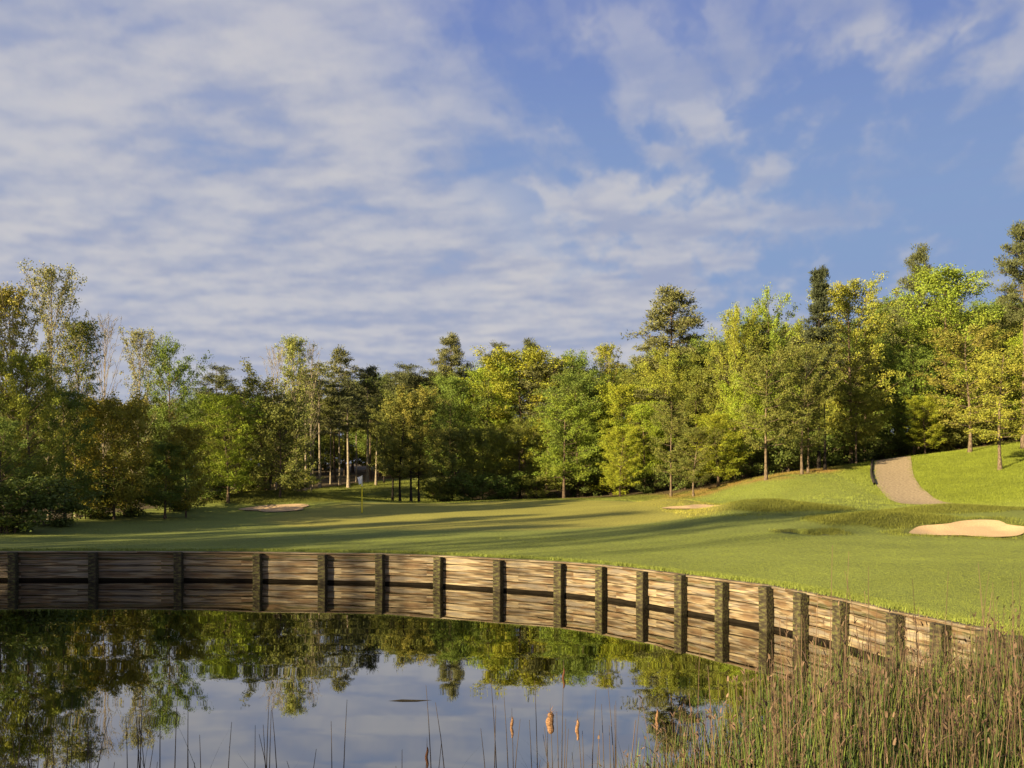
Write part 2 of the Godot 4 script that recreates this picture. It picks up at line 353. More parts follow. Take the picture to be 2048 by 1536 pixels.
func bunker_at(b: Array, x: float, d: float) -> float:   # < 1 inside
	var dx: float = (x - b[0]) / b[2]
	var dd: float = (d - b[1]) / b[3]
	var an := atan2(dd, dx)
	return sqrt(dx * dx + dd * dd) / (1.0 + 0.16 * sin(an * 3.0 + b[0]) + 0.09 * sin(an * 5.0 + b[1]))

# grassy mounds: x, D, half width, half depth, height
var MOUNDS := [[12.4, 44.3, 3.2, 2.2, 0.55], [15.3, 37.6, 2.6, 1.9, 0.5], [19.8, 41.0, 3.0, 2.0, 0.35], [-15.8, 58.5, 4.5, 2.6, 0.45], [9.2, 52.5, 2.4, 1.8, 0.3]]

func survey(x: float, d: float) -> float:
	var n := sx.size()
	var s := weights[n] + weights[n + 1] * x * 0.02 + weights[n + 2] * d * 0.02
	for k in n:
		var ax := x - sx[k]
		var ad := d - sd[k]
		s -= weights[k] * sqrt(ax * ax + ad * ad + 9.0)
	var far := sqrt(x * x + (d - 40.0) ** 2)
	var t := smoothstep(95.0, 150.0, far)
	s = lerpf(clampf(s, 0.6, 12.0), 5.0, t)
	for b in MOUNDS:
		var e: float = ((x - b[0]) / b[2]) ** 2 + ((d - b[1]) / b[3]) ** 2
		if e < 6.0: s += b[4] * exp(-e * 1.2)
	for b in BUNKERS:
		var e := bunker_at(b, x, d)
		if e < 1.5:
			s -= b[4] * smoothstep(1.06, 0.62, e)
			s += 0.035 * smoothstep(0.95, 1.1, e) * smoothstep(1.5, 1.15, e)
	return s + 0.02 * wobble.get_noise_2d(x * 6.0, d * 6.0)

func make_cache() -> void:
	cache.resize(CN * CM)
	for j in CM:
		for i in CN:
			cache[j * CN + i] = survey(CX0 + i * 0.5, CD0 + j * 0.5)

func land(x: float, d: float) -> float:
	var u := (x - CX0) * 2.0
	var w := (d - CD0) * 2.0
	var i := int(floor(u))
	var j := int(floor(w))
	if i < 0 or j < 0 or i >= CN - 1 or j >= CM - 1:
		return survey(x, d)
	u -= i
	w -= j
	var k := j * CN + i
	return lerpf(lerpf(cache[k], cache[k + 1], u), lerpf(cache[k + CN], cache[k + CN + 1], u), w)

func wood_line(x: float) -> float:
	for k in WOOD.size() - 1:
		if x <= WOOD[k + 1].x:
			return lerpf(WOOD[k].y, WOOD[k + 1].y, clampf((x - WOOD[k].x) / (WOOD[k + 1].x - WOOD[k].x), 0, 1))
	return 50.0

func mown(x: float, d: float) -> float:   # 1 on the close-mown putting surface
	var gx := (x + 0.5) / 12.5
	var gd := (d - 49.5) / 12.5
	return smoothstep(1.05, 0.93, sqrt(gx * gx + gd * gd) + 0.07 * wobble.get_noise_2d(x * 2.0, d * 2.0))

func rough(x: float, d: float) -> float:   # 1 where the grass is longer and darker, on mounds and bunker edges
	var r := 0.0
	for b in MOUNDS:
		var e: float = ((x - b[0]) / (b[2] * 1.15)) ** 2 + ((d - b[1]) / (b[3] * 1.1)) ** 2
		r = maxf(r, smoothstep(1.5, 0.8, e + 0.5 * wobble.get_noise_2d(x * 8.0, d * 8.0)))
	r = maxf(r, smoothstep(1.5, 1.1, bunker_at(BUNKERS[4], x, d)))  # hollow darkened by turf colour to stand in for its shade
	r = maxf(r, smoothstep(1.6, 1.15, bunker_at(BUNKERS[3], x, d)) * 0.7)
	r = maxf(r, smoothstep(60.0, 63.0, d + 0.08 * absf(x)) * 0.6)
	return clampf(r + 0.2 * wobble.get_noise_2d(x * 5.0, d * 5.0), 0, 1)

func soil(x: float, d: float) -> Color:   # linear base colour of the turf
	var lawn := Color(0.162, 0.196, 0.036)
	var green := Color(0.262, 0.246, 0.046)
	var rgh := Color(0.098, 0.108, 0.018)
	var litter := Color(0.075, 0.055, 0.028)
	var straw := Color(0.230, 0.150, 0.045)
	var c := lawn.lerp(rgh, rough(x, d)).lerp(green, mown(x, d) * 0.85)
	var n := wobble.get_noise_2d(x * 4.0 + 50.0, d * 4.0)
	var n2 := wobble.get_noise_2d(x * 14.0, d * 14.0 + 90.0)
	# lusher bank beside the path
	if x > 21.0: c = c.lerp(Color(0.152, 0.188, 0.022), smoothstep(21.0, 25.0, x) * smoothstep(42.0, 47.0, d))
	c = c * (1.0 + 0.16 * n + 0.12 * n2)
	var wl := wood_line(x)
	var edge := d - wl + n * 2.2 + n2 * 0.8
	# fallen needles and dry stems along the foot of the trees on the slope
	var dry := smoothstep(-5.2, -2.6, edge) * smoothstep(9.0, 13.0, x) * smoothstep(24.5, 22.0, x)
	c = c.lerp(straw, dry * clampf(0.62 + n2 * 0.9, 0.15, 1.0))
	c = c.lerp(litter, smoothstep(-0.4, 1.6, edge))
	c.a = 1.0
	return c

func make_outline() -> void:
	var pts := PackedVector2Array()
	var iswall := PackedByteArray()
	for k in WALL.size():
		pts.append(WALL[k])
		iswall.append(1 if k < WALL.size() - 1 else 0)
	for p in [Vector2(8.2, 12.9), Vector2(9.6, 11.4), Vector2(10.2, 9.6), Vector2(9.0, 7.4), Vector2(5, 6.0), Vector2(0, 5.3), Vector2(-6, 5.1), Vector2(-14, 5.2), Vector2(-26, 5.6), Vector2(-38, 9), Vector2(-46, 17), Vector2(-42, 25), Vector2(-33, 29)]:
		pts.append(p)
		iswall.append(0)
	for k in pts.size():
		var a := pts[k]
		var b := pts[(k + 1) % pts.size()]
		var step := 0.075 if iswall[k] else 0.5
		var cnt := maxi(2, int(a.distance_to(b) / step))
		for j in cnt:
			outline.append(a.lerp(b, float(j) / cnt))
			outline_wall.append(iswall[k])

func build_ground(mat: Material) -> void:
	var centre := Vector2(-6, 15)
	var reach := PackedFloat32Array([0.0, 0.0])
	var t := 0.0
	while t < 62.0:
		t += clampf(0.12 + t * 0.03, 0.12, 0.5)
		reach.append(t)
	while t < 900.0:
		t *= 1.16
		reach.append(t)
	var cols := outline.size()
	var rws := reach.size()
	var v := PackedVector3Array()
	var c := PackedColorArray()
	var idx := PackedInt32Array()
	v.resize((cols + 1) * rws)
	c.resize((cols + 1) * rws)
	for k in cols + 1:
		var o := outline[k % cols]
		var is_wall := outline_wall[k % cols] == 1
		var dir := (o - centre).normalized()
		for j in rws:
			var p := o + dir * (reach[j] + (0.17 if is_wall else 0.0))
			var y := 0.0
			if j == 0:
				y = -1.2
			elif is_wall:
				y = survey(p.x, p.y)
				if reach[j] < 0.6: y = maxf(lerpf(1.04, y, reach[j] / 0.6), 1.0)
			else:
				var s := smoothstep(0.0, 3.2, reach[j])
				y = lerpf(-0.5, survey(p.x, p.y), s)
			v[k * rws + j] = Vector3(p.x, y, -p.y)
			c[k * rws + j] = soil(p.x, p.y) if j > 0 else Color(0.06, 0.045, 0.03)
	for k in cols:
		for j in rws - 1:
			var a := k * rws + j
			var b := a + rws
			idx.append_array(PackedInt32Array([a, a + 1, b, b, a + 1, b + 1]))
	var n := smooth(v, idx)
	structure("ground", "mown golf turf running up to the floor of the wood", mesh_of(v, n, c, idx), mat)

func sheet(b: Array, lift: float) -> ArrayMesh:   # sand that fills a bunker
	var v := PackedVector3Array()
	var idx := PackedInt32Array()
	var rings := 12
	var seg := 56
	for k in rings + 1:
		for s in seg:
			var an := TAU * s / seg
			var reach: float = 0.97 * (1.0 + 0.16 * sin(an * 3.0 + b[0]) + 0.09 * sin(an * 5.0 + b[1])) * k / rings
			var x: float = b[0] + cos(an) * reach * b[2]
			var d: float = b[1] + sin(an) * reach * b[3]
			v.append(Vector3(x, survey(x, d) + lift + 0.012 * fine.get_noise_2d(x * 60.0, d * 60.0), -d))
	for k in rings:
		for s in seg:
			var a := k * seg + s
			var a2 := k * seg + (s + 1) % seg
			idx.append_array(PackedInt32Array([a, a + seg, a2, a2, a + seg, a2 + seg]))
	return mesh_of(v, smooth(v, idx), PackedColorArray(), idx)

# ---------------------------------------------------------------- materials
func noise_tex(freq: float, size: int, ramp: Array, octaves := 4, seedv := 1, kind := FastNoiseLite.TYPE_SIMPLEX_SMOOTH) -> NoiseTexture2D:
	var n := FastNoiseLite.new()
	n.seed = seedv
	n.noise_type = kind
	n.frequency = freq
	n.fractal_octaves = octaves
	var t := NoiseTexture2D.new()
	t.width = size
	t.height = size
	t.seamless = true
	t.noise = n
	if ramp.size():
		var g := Gradient.new()
		g.offsets = PackedFloat32Array(ramp.map(func(e): return e[0]))
		g.colors = PackedColorArray(ramp.map(func(e): return e[1]))
		t.color_ramp = g
	return t

func grey(a: float) -> Color:
	return Color(a, a, a)

func lin(r: float, g: float, b: float) -> Color:
	return Color(r, g, b).linear_to_srgb()

func matte(c: Color, rgh := 0.9) -> StandardMaterial3D:
	var m := StandardMaterial3D.new()
	m.albedo_color = c
	m.roughness = rgh
	m.metallic_specular = 0.35
	return m

func make_materials() -> void:
	var tones := {
		"lime": [0.190, 0.245, 0.022], "limey": [0.215, 0.240, 0.020], "yell": [0.205, 0.215, 0.022], "green": [0.112, 0.160, 0.026], "bright": [0.155, 0.205, 0.024],
		"mgreen": [0.100, 0.140, 0.024], "dgreen": [0.085, 0.112, 0.024], "olive": [0.128, 0.145, 0.024], "olivel": [0.185, 0.205, 0.026], "olgold": [0.195, 0.205, 0.030],
		"brolive": [0.118, 0.130, 0.028], "brgold": [0.165, 0.158, 0.030], "rust": [0.200, 0.180, 0.022], "straw": [0.235, 0.215, 0.040], "palew": [0.190, 0.190, 0.075],
		"palel": [0.210, 0.235, 0.060], "pine": [0.072, 0.082, 0.030], "pinel": [0.110, 0.115, 0.040], "spruce": [0.042, 0.052, 0.024],
	}
	for k in tones:
		var t: Array = tones[k]
		var m := matte(lin(t[0] * 1.45, t[1] * 1.45, t[2] * 1.45), 0.75)
		m.resource_name = "foliage_" + k
		m.vertex_color_use_as_albedo = true
		m.backlight_enabled = true
		m.backlight = Color(0.6, 0.6, 0.35) if not k in ["pine", "pinel", "spruce"] else Color(0.25, 0.25, 0.15)
		leafmat[k] = m

func bark(dark: Color, light: Color, seedv: int) -> StandardMaterial3D:
	var m := matte(Color.WHITE, 0.95)
	m.albedo_texture = noise_tex(0.02, 256, [[0.25, dark], [0.75, light]], 5, seedv)
	m.uv1_triplanar = true
	m.uv1_scale = Vector3(2.2, 0.5, 2.2)
	m.heightmap_enabled = true
	m.heightmap_texture = noise_tex(0.03, 256, [], 4, seedv + 3)
	m.heightmap_scale = 3.0
	return m

# ---------------------------------------------------------------- trees
func grow(sp: String, seedv: int, H: float, W: float, o: Dictionary) -> void:
	var r := RandomNumberGenerator.new()
	r.seed = seedv
	var wood := Wood.new()
	var lv := Leaves.new()
	lv.r.seed = seedv * 7 + 1
	var cb: float = o.get("base", 0.2)
	var limbs: int = o.get("limbs", 40)
	var steep: float = o.get("steep", 0.7)
	var per: int = o.get("leaves", 40)
	var leaf: float = o.get("leaf", 0.10)
	var spread: float = o.get("spread", 0.55)
	var twigs: int = o.get("twigs", 5)
	var conic: float = o.get("conic", 0.0)
	var pine: bool = o.get("pine", false)
	var stems: int = o.get("stems", 1)
	var lean: float = o.get("lean", 0.0)
	var thick: float = o.get("thick", 0.011)
	var gaps: float = o.get("gaps", 0.12)
	for st in stems:
		var sa := TAU * st / stems + r.randf()
		var off := Vector3(cos(sa), 0, sin(sa))
		var pts := []
		var rad := []
		var SH := H * (1.0 if st == 0 else r.randf_range(0.75, 0.98))
		var ph := r.randf() * TAU
		for k in 9:
			var u := k / 8.0
			var wv: float = o.get("bend", 0.02) * H * sin(u * 3.3 + ph) * u
			var q := off * (0.15 if stems > 1 else 0.0) + off * lean * W * 0.5 * pow(u, 1.3) + Vector3(wv, u * SH * 0.97, wv * cos(ph))
			pts.append(q)
			rad.append(maxf(thick * H * (1.0 if stems == 1 else 0.65) * pow(1.0 - u * 0.93, 0.8) * (1.0 + 0.5 * exp(-u * 30.0)), 0.012))
		wood.tube(pts, rad, 7)
		var nl := limbs / stems
		for i in nl:
			var u := (i + r.randf() * 0.9) / nl
			if r.randf() < gaps: continue
			var t := cb + (0.985 - cb) * u
			var f := t * 8.0
			var k := mini(int(f), 7)
			var from: Vector3 = (pts[k] as Vector3).lerp(pts[k + 1], f - k)
			var az := i * 2.39996 + r.randf_range(-0.5, 0.5)
			var prof := lerpf(pow(sin(PI * clampf(u * 0.80 + 0.16, 0.0, 1.0)), 0.65), 1.02 - u * 0.95, conic)
			if pine: prof *= r.randf_range(0.62, 1.25) * smoothstep(-0.05, 0.12, u)
			var out := W * 0.5 * prof * r.randf_range(0.60, 1.22) / (1.0 + lean * 0.9)
			var rise := out * lerpf(steep * 0.35, steep * 1.5, u)
			if pine: rise = out * r.randf_range(-0.15, 0.35)
			rise = minf(rise, maxf(SH - from.y, 0.15) * 0.95 + 0.2)
			var hd := Vector3(cos(az), 0, sin(az))
			var tip := from + hd * out + Vector3(0, rise, 0)
			var lp := []
			var lr := []
			var br := maxf(thick * H * 0.34 * (1.0 - u * 0.6), 0.014)
			for q in 5:
				var w := q / 4.0
				lp.append(from.lerp(tip, w) + Vector3(0, -sin(w * PI) * out * 0.07 * (1.0 if not pine else -0.4), 0) + lv.rnd3() * 0.06 * out * w * (1.0 - w) * 2.0)
				lr.append(lerpf(br, 0.010, w))
			wood.tube(lp, lr, 4)
			for w in twigs:
				var s := lerpf(0.30, 1.0, (w + r.randf()) / twigs) if w < twigs - 1 else 1.0
				var kk := mini(int(s * 4.0), 3)
				var p0: Vector3 = (lp[kk] as Vector3).lerp(lp[kk + 1], s * 4.0 - kk)
				var tl: float = (0.12 * W + 0.25) * r.randf_range(0.4, 1.0) * lerpf(1.0, 0.5, s) * o.get("twig_len", 1.0)
				var td := (lv.rnd3() + hd * 0.5 + Vector3(0, o.get("twig_up", 0.35), 0)).normalized()
				var p1 := p0 + td * tl
				wood.tube([p0, p0.lerp(p1, 0.5) + lv.rnd3() * 0.05, p1], [0.016, 0.011, 0.006], 3)
				if o.get("bare", false):
					for e in 4:
						var p2 := p0.lerp(p1, r.randf_range(0.2, 1.0))
						wood.tube([p2, p2 + (td + lv.rnd3() * 0.7 + Vector3(0, 0.4, 0)).normalized() * tl * 0.6], [0.011, 0.005], 3)
				if per > 0:
					if pine:
						lv.needles(p1, spread * r.randf_range(0.7, 1.25), per, leaf)
						if w % 2 == 0: lv.needles(p0.lerp(p1, 0.4), spread * 0.7, per / 2, leaf)
					else:
						lv.tuft(p1, spread * r.randf_range(0.6, 1.3), per, leaf, o.get("flat", 0.7))
						lv.tuft(p0.lerp(p1, 0.45), spread * 0.7, per / 2, leaf, o.get("flat", 0.7))
	var lo := 0.0
	for q in lv.v: lo = maxf(lo, q.y)
	for q in wood.v: lo = maxf(lo, q.y)
	protos[sp] = {"wood": wood.mesh(), "leaf": mesh_of(lv.v, PackedVector3Array(), lv.c) if lv.v.size() else null, "H": lo, "W": W, "n": lv.v.size() / 3}

func make_protos() -> void:
	grow("broad_a", 11, 13.0, 7.0, {"base": 0.16, "limbs": 64, "leaves": 66, "leaf": 0.080, "spread": 0.62, "twigs": 6, "steep": 0.55})
	grow("broad_b", 12, 13.0, 7.0, {"base": 0.12, "limbs": 66, "leaves": 66, "leaf": 0.080, "spread": 0.55, "twigs": 6, "steep": 0.75, "gaps": 0.2})
	grow("broad_c", 13, 13.0, 7.0, {"base": 0.14, "limbs": 70, "leaves": 62, "leaf": 0.078, "spread": 0.5, "twigs": 6, "steep": 0.9, "bend": 0.035, "gaps": 0.18})
	grow("broad_d", 41, 13.0, 7.0, {"base": 0.18, "limbs": 58, "leaves": 66, "leaf": 0.080, "spread": 0.58, "twigs": 6, "steep": 0.45, "gaps": 0.24, "bend": 0.03})
	grow("broad_e", 42, 13.0, 7.0, {"base": 0.10, "limbs": 74, "leaves": 58, "leaf": 0.078, "spread": 0.5, "twigs": 6, "steep": 1.1, "gaps": 0.25, "bend": 0.02})
	grow("open_c", 43, 11.0, 6.0, {"base": 0.22, "limbs": 50, "leaves": 44, "leaf": 0.078, "spread": 0.44, "twigs": 6, "steep": 0.8, "gaps": 0.26, "bend": 0.045})
	grow("dome_a", 14, 8.0, 8.0, {"base": 0.10, "limbs": 70, "leaves": 46, "leaf": 0.09, "spread": 0.5, "twigs": 7, "steep": 0.6})
	grow("dome_b", 15, 8.0, 6.0, {"base": 0.10, "limbs": 60, "leaves": 40, "leaf": 0.09, "spread": 0.45, "twigs": 6, "steep": 0.7, "gaps": 0.2})
	grow("open_a", 16, 11.0, 6.0, {"base": 0.24, "limbs": 52, "leaves": 46, "leaf": 0.078, "spread": 0.42, "twigs": 6, "steep": 0.6, "gaps": 0.22, "bend": 0.03})
	grow("open_b", 17, 11.0, 6.0, {"base": 0.26, "limbs": 52, "leaves": 46, "leaf": 0.078, "spread": 0.40, "twigs": 6, "steep": 0.5, "gaps": 0.25, "bend": 0.025})
	grow("pine_a", 18, 18.0, 7.0, {"base": 0.58, "limbs": 56, "leaves": 70, "leaf": 0.15, "spread": 0.60, "twigs": 4, "conic": 0.8, "pine": true, "gaps": 0.12, "thick": 0.010, "bend": 0.01})
	grow("pine_b", 19, 18.0, 7.0, {"base": 0.58, "limbs": 48, "leaves": 70, "leaf": 0.15, "spread": 0.66, "twigs": 4, "conic": 0.35, "pine": true, "gaps": 0.15, "thick": 0.010, "bend": 0.015})
	grow("tallp_a", 20, 16.0, 5.0, {"base": 0.55, "limbs": 40, "leaves": 44, "leaf": 0.16, "spread": 0.55, "twigs": 4, "conic": 0.45, "pine": true, "gaps": 0.12, "thick": 0.0085, "bend": 0.012})
	grow("tallp_b", 21, 16.0, 5.0, {"base": 0.54, "limbs": 38, "leaves": 44, "leaf": 0.16, "spread": 0.55, "twigs": 4, "conic": 0.3, "pine": true, "gaps": 0.18, "thick": 0.0085, "bend": 0.012})
	grow("spruce", 22, 16.0, 4.4, {"base": 0.38, "limbs": 110, "leaves": 40, "leaf": 0.14, "spread": 0.40, "twigs": 4, "conic": 1.0, "pine": true, "gaps": 0.08, "thick": 0.009, "bend": 0.006})
	grow("snag", 23, 10.0, 3.0, {"base": 0.72, "limbs": 14, "leaves": 20, "leaf": 0.10, "spread": 0.35, "twigs": 4, "thick": 0.013, "bend": 0.004})
	grow("colm_a", 24, 14.0, 3.6, {"base": 0.10, "limbs": 84, "leaves": 26, "leaf": 0.075, "spread": 0.34, "twigs": 6, "steep": 2.4, "gaps": 0.15, "thick": 0.008, "twig_up": 0.9, "twig_len": 1.3})
	grow("colm_b", 25, 14.0, 4.2, {"base": 0.12, "limbs": 80, "leaves": 20, "leaf": 0.075, "spread": 0.36, "twigs": 6, "steep": 2.0, "gaps": 0.2, "thick": 0.008, "twig_up": 0.7, "twig_len": 1.4, "bend": 0.03})
	grow("bare_a", 26, 14.0, 3.4, {"base": 0.25, "limbs": 46, "leaves": 3, "leaf": 0.05, "spread": 0.3, "twigs": 5, "steep": 2.6, "bare": true, "thick": 0.007, "twig_up": 1.0, "twig_len": 1.5})
	grow("vase_a", 27, 10.0, 5.0, {"base": 0.14, "limbs": 84, "leaves": 24, "leaf": 0.085, "spread": 0.42, "twigs": 5, "steep": 1.8, "stems": 7, "lean": 0.75, "thick": 0.008})
	grow("vase_b", 28, 10.0, 5.0, {"base": 0.16, "limbs": 78, "leaves": 24, "leaf": 0.085, "spread": 0.42, "twigs": 5, "steep": 1.8, "stems": 6, "lean": 0.7, "thick": 0.008})
	grow("shrub_a", 29, 2.6, 3.6, {"base": 0.04, "limbs": 40, "leaves": 26, "leaf": 0.075, "spread": 0.34, "twigs": 5, "steep": 0.6, "stems": 5, "lean": 0.5, "thick": 0.012})
	grow("shrub_b", 30, 2.6, 3.6, {"base": 0.04, "limbs": 44, "leaves": 24, "leaf": 0.07, "spread": 0.32, "twigs": 5, "steep": 0.5, "stems": 6, "lean": 0.6, "thick": 0.012})

func plant(sp: String, x: float, d: float, top: float, width: float, colour: String, called: String, label: String, category: String, group: String, barkm: Material, turn: float) -> Node3D:
	var p: Dictionary = protos[sp]
	var y := land(x, d) - 0.06
	var o := thing(called, Vector3(x, y, -d), turn)
	var k: float = width * 1.12 / p.W
	o.scale = Vector3(k, (top - y) / p.H, k)
	tag(o, label, category, group)
	put("trunk", p.wood, barkm, o)
	if p.leaf: put("crown", p.leaf, leafmat[colour], o)
	return o

# ---------------------------------------------------------------- timber
func plank_texture(seedv: int, moss: float, wet: float) -> ImageTexture:
	var w := 384
	var h := 64
	var im := Image.create(w, h, false, Image.FORMAT_RGB8)
	var a := FastNoiseLite.new()
	a.seed = seedv
	a.frequency = 0.02
	a.fractal_octaves = 4
	for j in h:
		for i in w:
			var grain := a.get_noise_2d(i * 0.06, j * 8.0 + 300.0)
			var fibre := a.get_noise_2d(i * 0.2 + 40.0, j * 22.0)
			var patch := a.get_noise_2d(i * 0.12 + 900.0, j * 0.8)
			var stain := a.get_noise_2d(i * 0.20 + 77.0, j * 1.8 + 1300.0)
			var bleach := clampf(0.5 + patch * 1.3, 0.0, 1.0)
			var c := Color(0.180, 0.125, 0.070).lerp(Color(0.440, 0.360, 0.235), bleach)
			c = c.lerp(Color(0.20, 0.185, 0.175), smoothstep(-0.1, 0.35, a.get_noise_2d(i * 0.2 + 2000.0, j * 1.4)) * 0.62)
			c = c * (1.0 + 0.28 * grain + 0.16 * fibre)
			c = c.lerp(Color(0.050, 0.034, 0.018), smoothstep(0.0, 0.38, stain + grain * 0.12) * 0.80)
			c = c.lerp(Color(0.065, 0.068, 0.022), moss * smoothstep(-0.25, 0.3, patch + stain * 0.5))
			c = c * 0.55
			c = c.lerp(Color(0.085, 0.045, 0.018), smoothstep(0.05, 0.4, a.get_noise_2d(i * 0.3 + 500.0, j * 0.7 + 3000.0)) * 0.55)
			c = c.lerp(Color(0.006, 0.005, 0.004), wet)
			c.a = 1.0
			im.set_pixel(i, j, c.linear_to_srgb())
	return ImageTexture.create_from_image(im)

func plank_mesh(L: float, hgt: float, thick: float, seedv: int) -> ArrayMesh:
	# a chamfered board along x, its face towards +z, edges a little worn
	var r := RandomNumberGenerator.new()
	r.seed = seedv
	var v := PackedVector3Array()
	var n := PackedVector3Array()
	var uv := PackedVector2Array()
	var idx := PackedInt32Array()
	var ch := 0.012
	var ring := [Vector2(-hgt / 2, -thick / 2), Vector2(-hgt / 2, thick / 2 - ch), Vector2(-hgt / 2 + ch, thick / 2), Vector2(hgt / 2 - ch, thick / 2), Vector2(hgt / 2, thick / 2 - ch), Vector2(hgt / 2, -thick / 2)]
	var u0 := r.randf()
	var cuts := 5
	var flip := -1.0 if seedv % 2 == 0 else 1.0
	for e in 5:
		var a: Vector2 = ring[e]
		var b: Vector2 = ring[e + 1]
		var nn := Vector3(0, -(b.y - a.y), (b.x - a.x)).normalized()
		nn = Vector3(0, (a.y - b.y), (b.x - a.x)).normalized()
		for c in cuts + 1:
			var x := (float(c) / cuts - 0.5) * L
			r.seed = seedv * 50 + c
			var worn := r.randf_range(-0.006, 0.006)
			for q in [a, b]:
				v.append(Vector3(x, q.x + worn * signf(q.x), q.y))
				n.append(nn)
				uv.append(Vector2(u0 + flip * x / 2.4, 0.5 + q.x / hgt + q.y))
		var base := v.size() - (cuts + 1) * 2
		for c in cuts:
			var k := base + c * 2
			idx.append_array(PackedInt32Array([k, k + 1, k + 2, k + 1, k + 3, k + 2]))
	for s in [-1.0, 1.0]:
		var base := v.size()
		for q in ring:
			v.append(Vector3(s * L / 2, q.x, q.y))
			n.append(Vector3(s, 0, 0))
			uv.append(Vector2(q.y, q.x))
		for k in 4: idx.append_array(PackedInt32Array([base, base + k + 1, base + k + 2]))
	return mesh_of(v, n, PackedColorArray(), idx, uv)

func build_wall() -> void:
	var wall := thing("timber_retaining_wall", Vector3.ZERO)
	tag(wall, "weathered plank and post retaining wall curving along the pond's far bank", "retaining wall")
	var face := []
	for k in 6:
		var m := matte(Color.WHITE, 0.85)
		m.albedo_texture = plank_texture(40 + k, 0.0, 0.0)
		m.heightmap_enabled = true
		m.heightmap_texture = m.albedo_texture
		m.heightmap_scale = 0.15
		face.append(m)
	var mossy := matte(Color.WHITE, 0.9)
	mossy.albedo_texture = plank_texture(51, 0.75, 0.0)
	var soaked := matte(Color.WHITE, 0.95)
	soaked.metallic_specular = 0.1
	soaked.albedo_texture = plank_texture(52, 0.0, 0.97)
	var postm := []
	for k in 3:
		var m := matte(Color.WHITE, 0.9)
		m.albedo_texture = noise_tex(0.03, 256, [[0.25, lin(0.022, 0.018, 0.012)], [0.55, lin(0.050, 0.042, 0.022)], [0.8, lin(0.075, 0.080, 0.026)]], 5, 60 + k)
		m.uv1_triplanar = true
		m.uv1_scale = Vector3(1.8, 0.55, 1.8)
		m.heightmap_enabled = true
		m.heightmap_texture = noise_tex(0.04, 256, [], 4, 70 + k)
		m.heightmap_scale = 1.5
		postm.append(m)
	var variants := []
	var low := []
	for k in 6:
		variants.append(plank_mesh(2.0, 0.191, 0.06, 80 + k))
		low.append(plank_mesh(2.0, 0.25, 0.06, 90 + k))
	var capm := plank_mesh(2.0, 0.05, 0.20, 99)
	var post := plank_mesh(1.55, 0.25, 0.20, 120)
	var r := RandomNumberGenerator.new()
	r.seed = 5
	for k in WALL.size() - 1:
		var a: Vector2 = WALL[k]
		var b: Vector2 = WALL[k + 1]
		var mid := (a + b) * 0.5
		var L := a.distance_to(b)
		var turn := atan2(b.y - a.y, b.x - a.x)   # boards run along +x turned about y
		for row in 5:
			var p := put("plank", (low if row == 0 else variants)[r.randi() % 6], soaked if row == 0 else (mossy if (row == 4 and r.randf() < 0.6) else face[r.randi() % 6]), wall)
			var y := 0.045 if row == 0 else 0.277 + (row - 1) * 0.2075
			p.position = Vector3(mid.x, y, -mid.y) + Vector3(-sin(turn), 0, -cos(turn)) * (0.04 + r.randf_range(-0.018, 0.018))
			p.rotation = Vector3(r.randf_range(-0.05, 0.05), turn, r.randf_range(-0.008, 0.008))
			p.scale = Vector3((L - 0.012) / 2.0, 1, 1)
		var c := put("cap_board", capm, face[(k + 1) % 4], wall)
		c.position = Vector3(mid.x, 1.030, -mid.y) + Vector3(-sin(turn), 0, -cos(turn)) * 0.045
		c.rotation = Vector3(0, turn, r.randf_range(-0.004, 0.004))
		c.scale = Vector3((L + 0.03) / 2.0, 1, 1)
	for k in WALL.size():
		var a: Vector2 = WALL[maxi(k - 1, 0)]
		var b: Vector2 = WALL[mini(k + 1, WALL.size() - 1)]
		var turn := atan2(b.y - a.y, b.x - a.x)
		var o := put("post", post, postm[k % 3], wall)
		var at: Vector2 = WALL[k]
		o.position = Vector3(at.x, 0.262 + r.randf_range(-0.05, 0.015), -at.y) + Vector3(sin(turn), 0, cos(turn)) * 0.11
		o.rotation = Vector3(r.randf_range(-0.02, 0.02), turn, PI / 2 + r.randf_range(-0.018, 0.018))
	# the doubled post that ends the wall
	var e: Vector2 = WALL[WALL.size() - 1]
	var o := put("post", post, postm[0], wall)
	o.position = Vector3(e.x + 0.16, 0.24, -e.y + 0.30)
	o.rotation = Vector3(0, -0.5, PI / 2)

# ---------------------------------------------------------------- sky
func sm(a: float, b: float, x: float) -> float:
	return smoothstep(a, b, x)

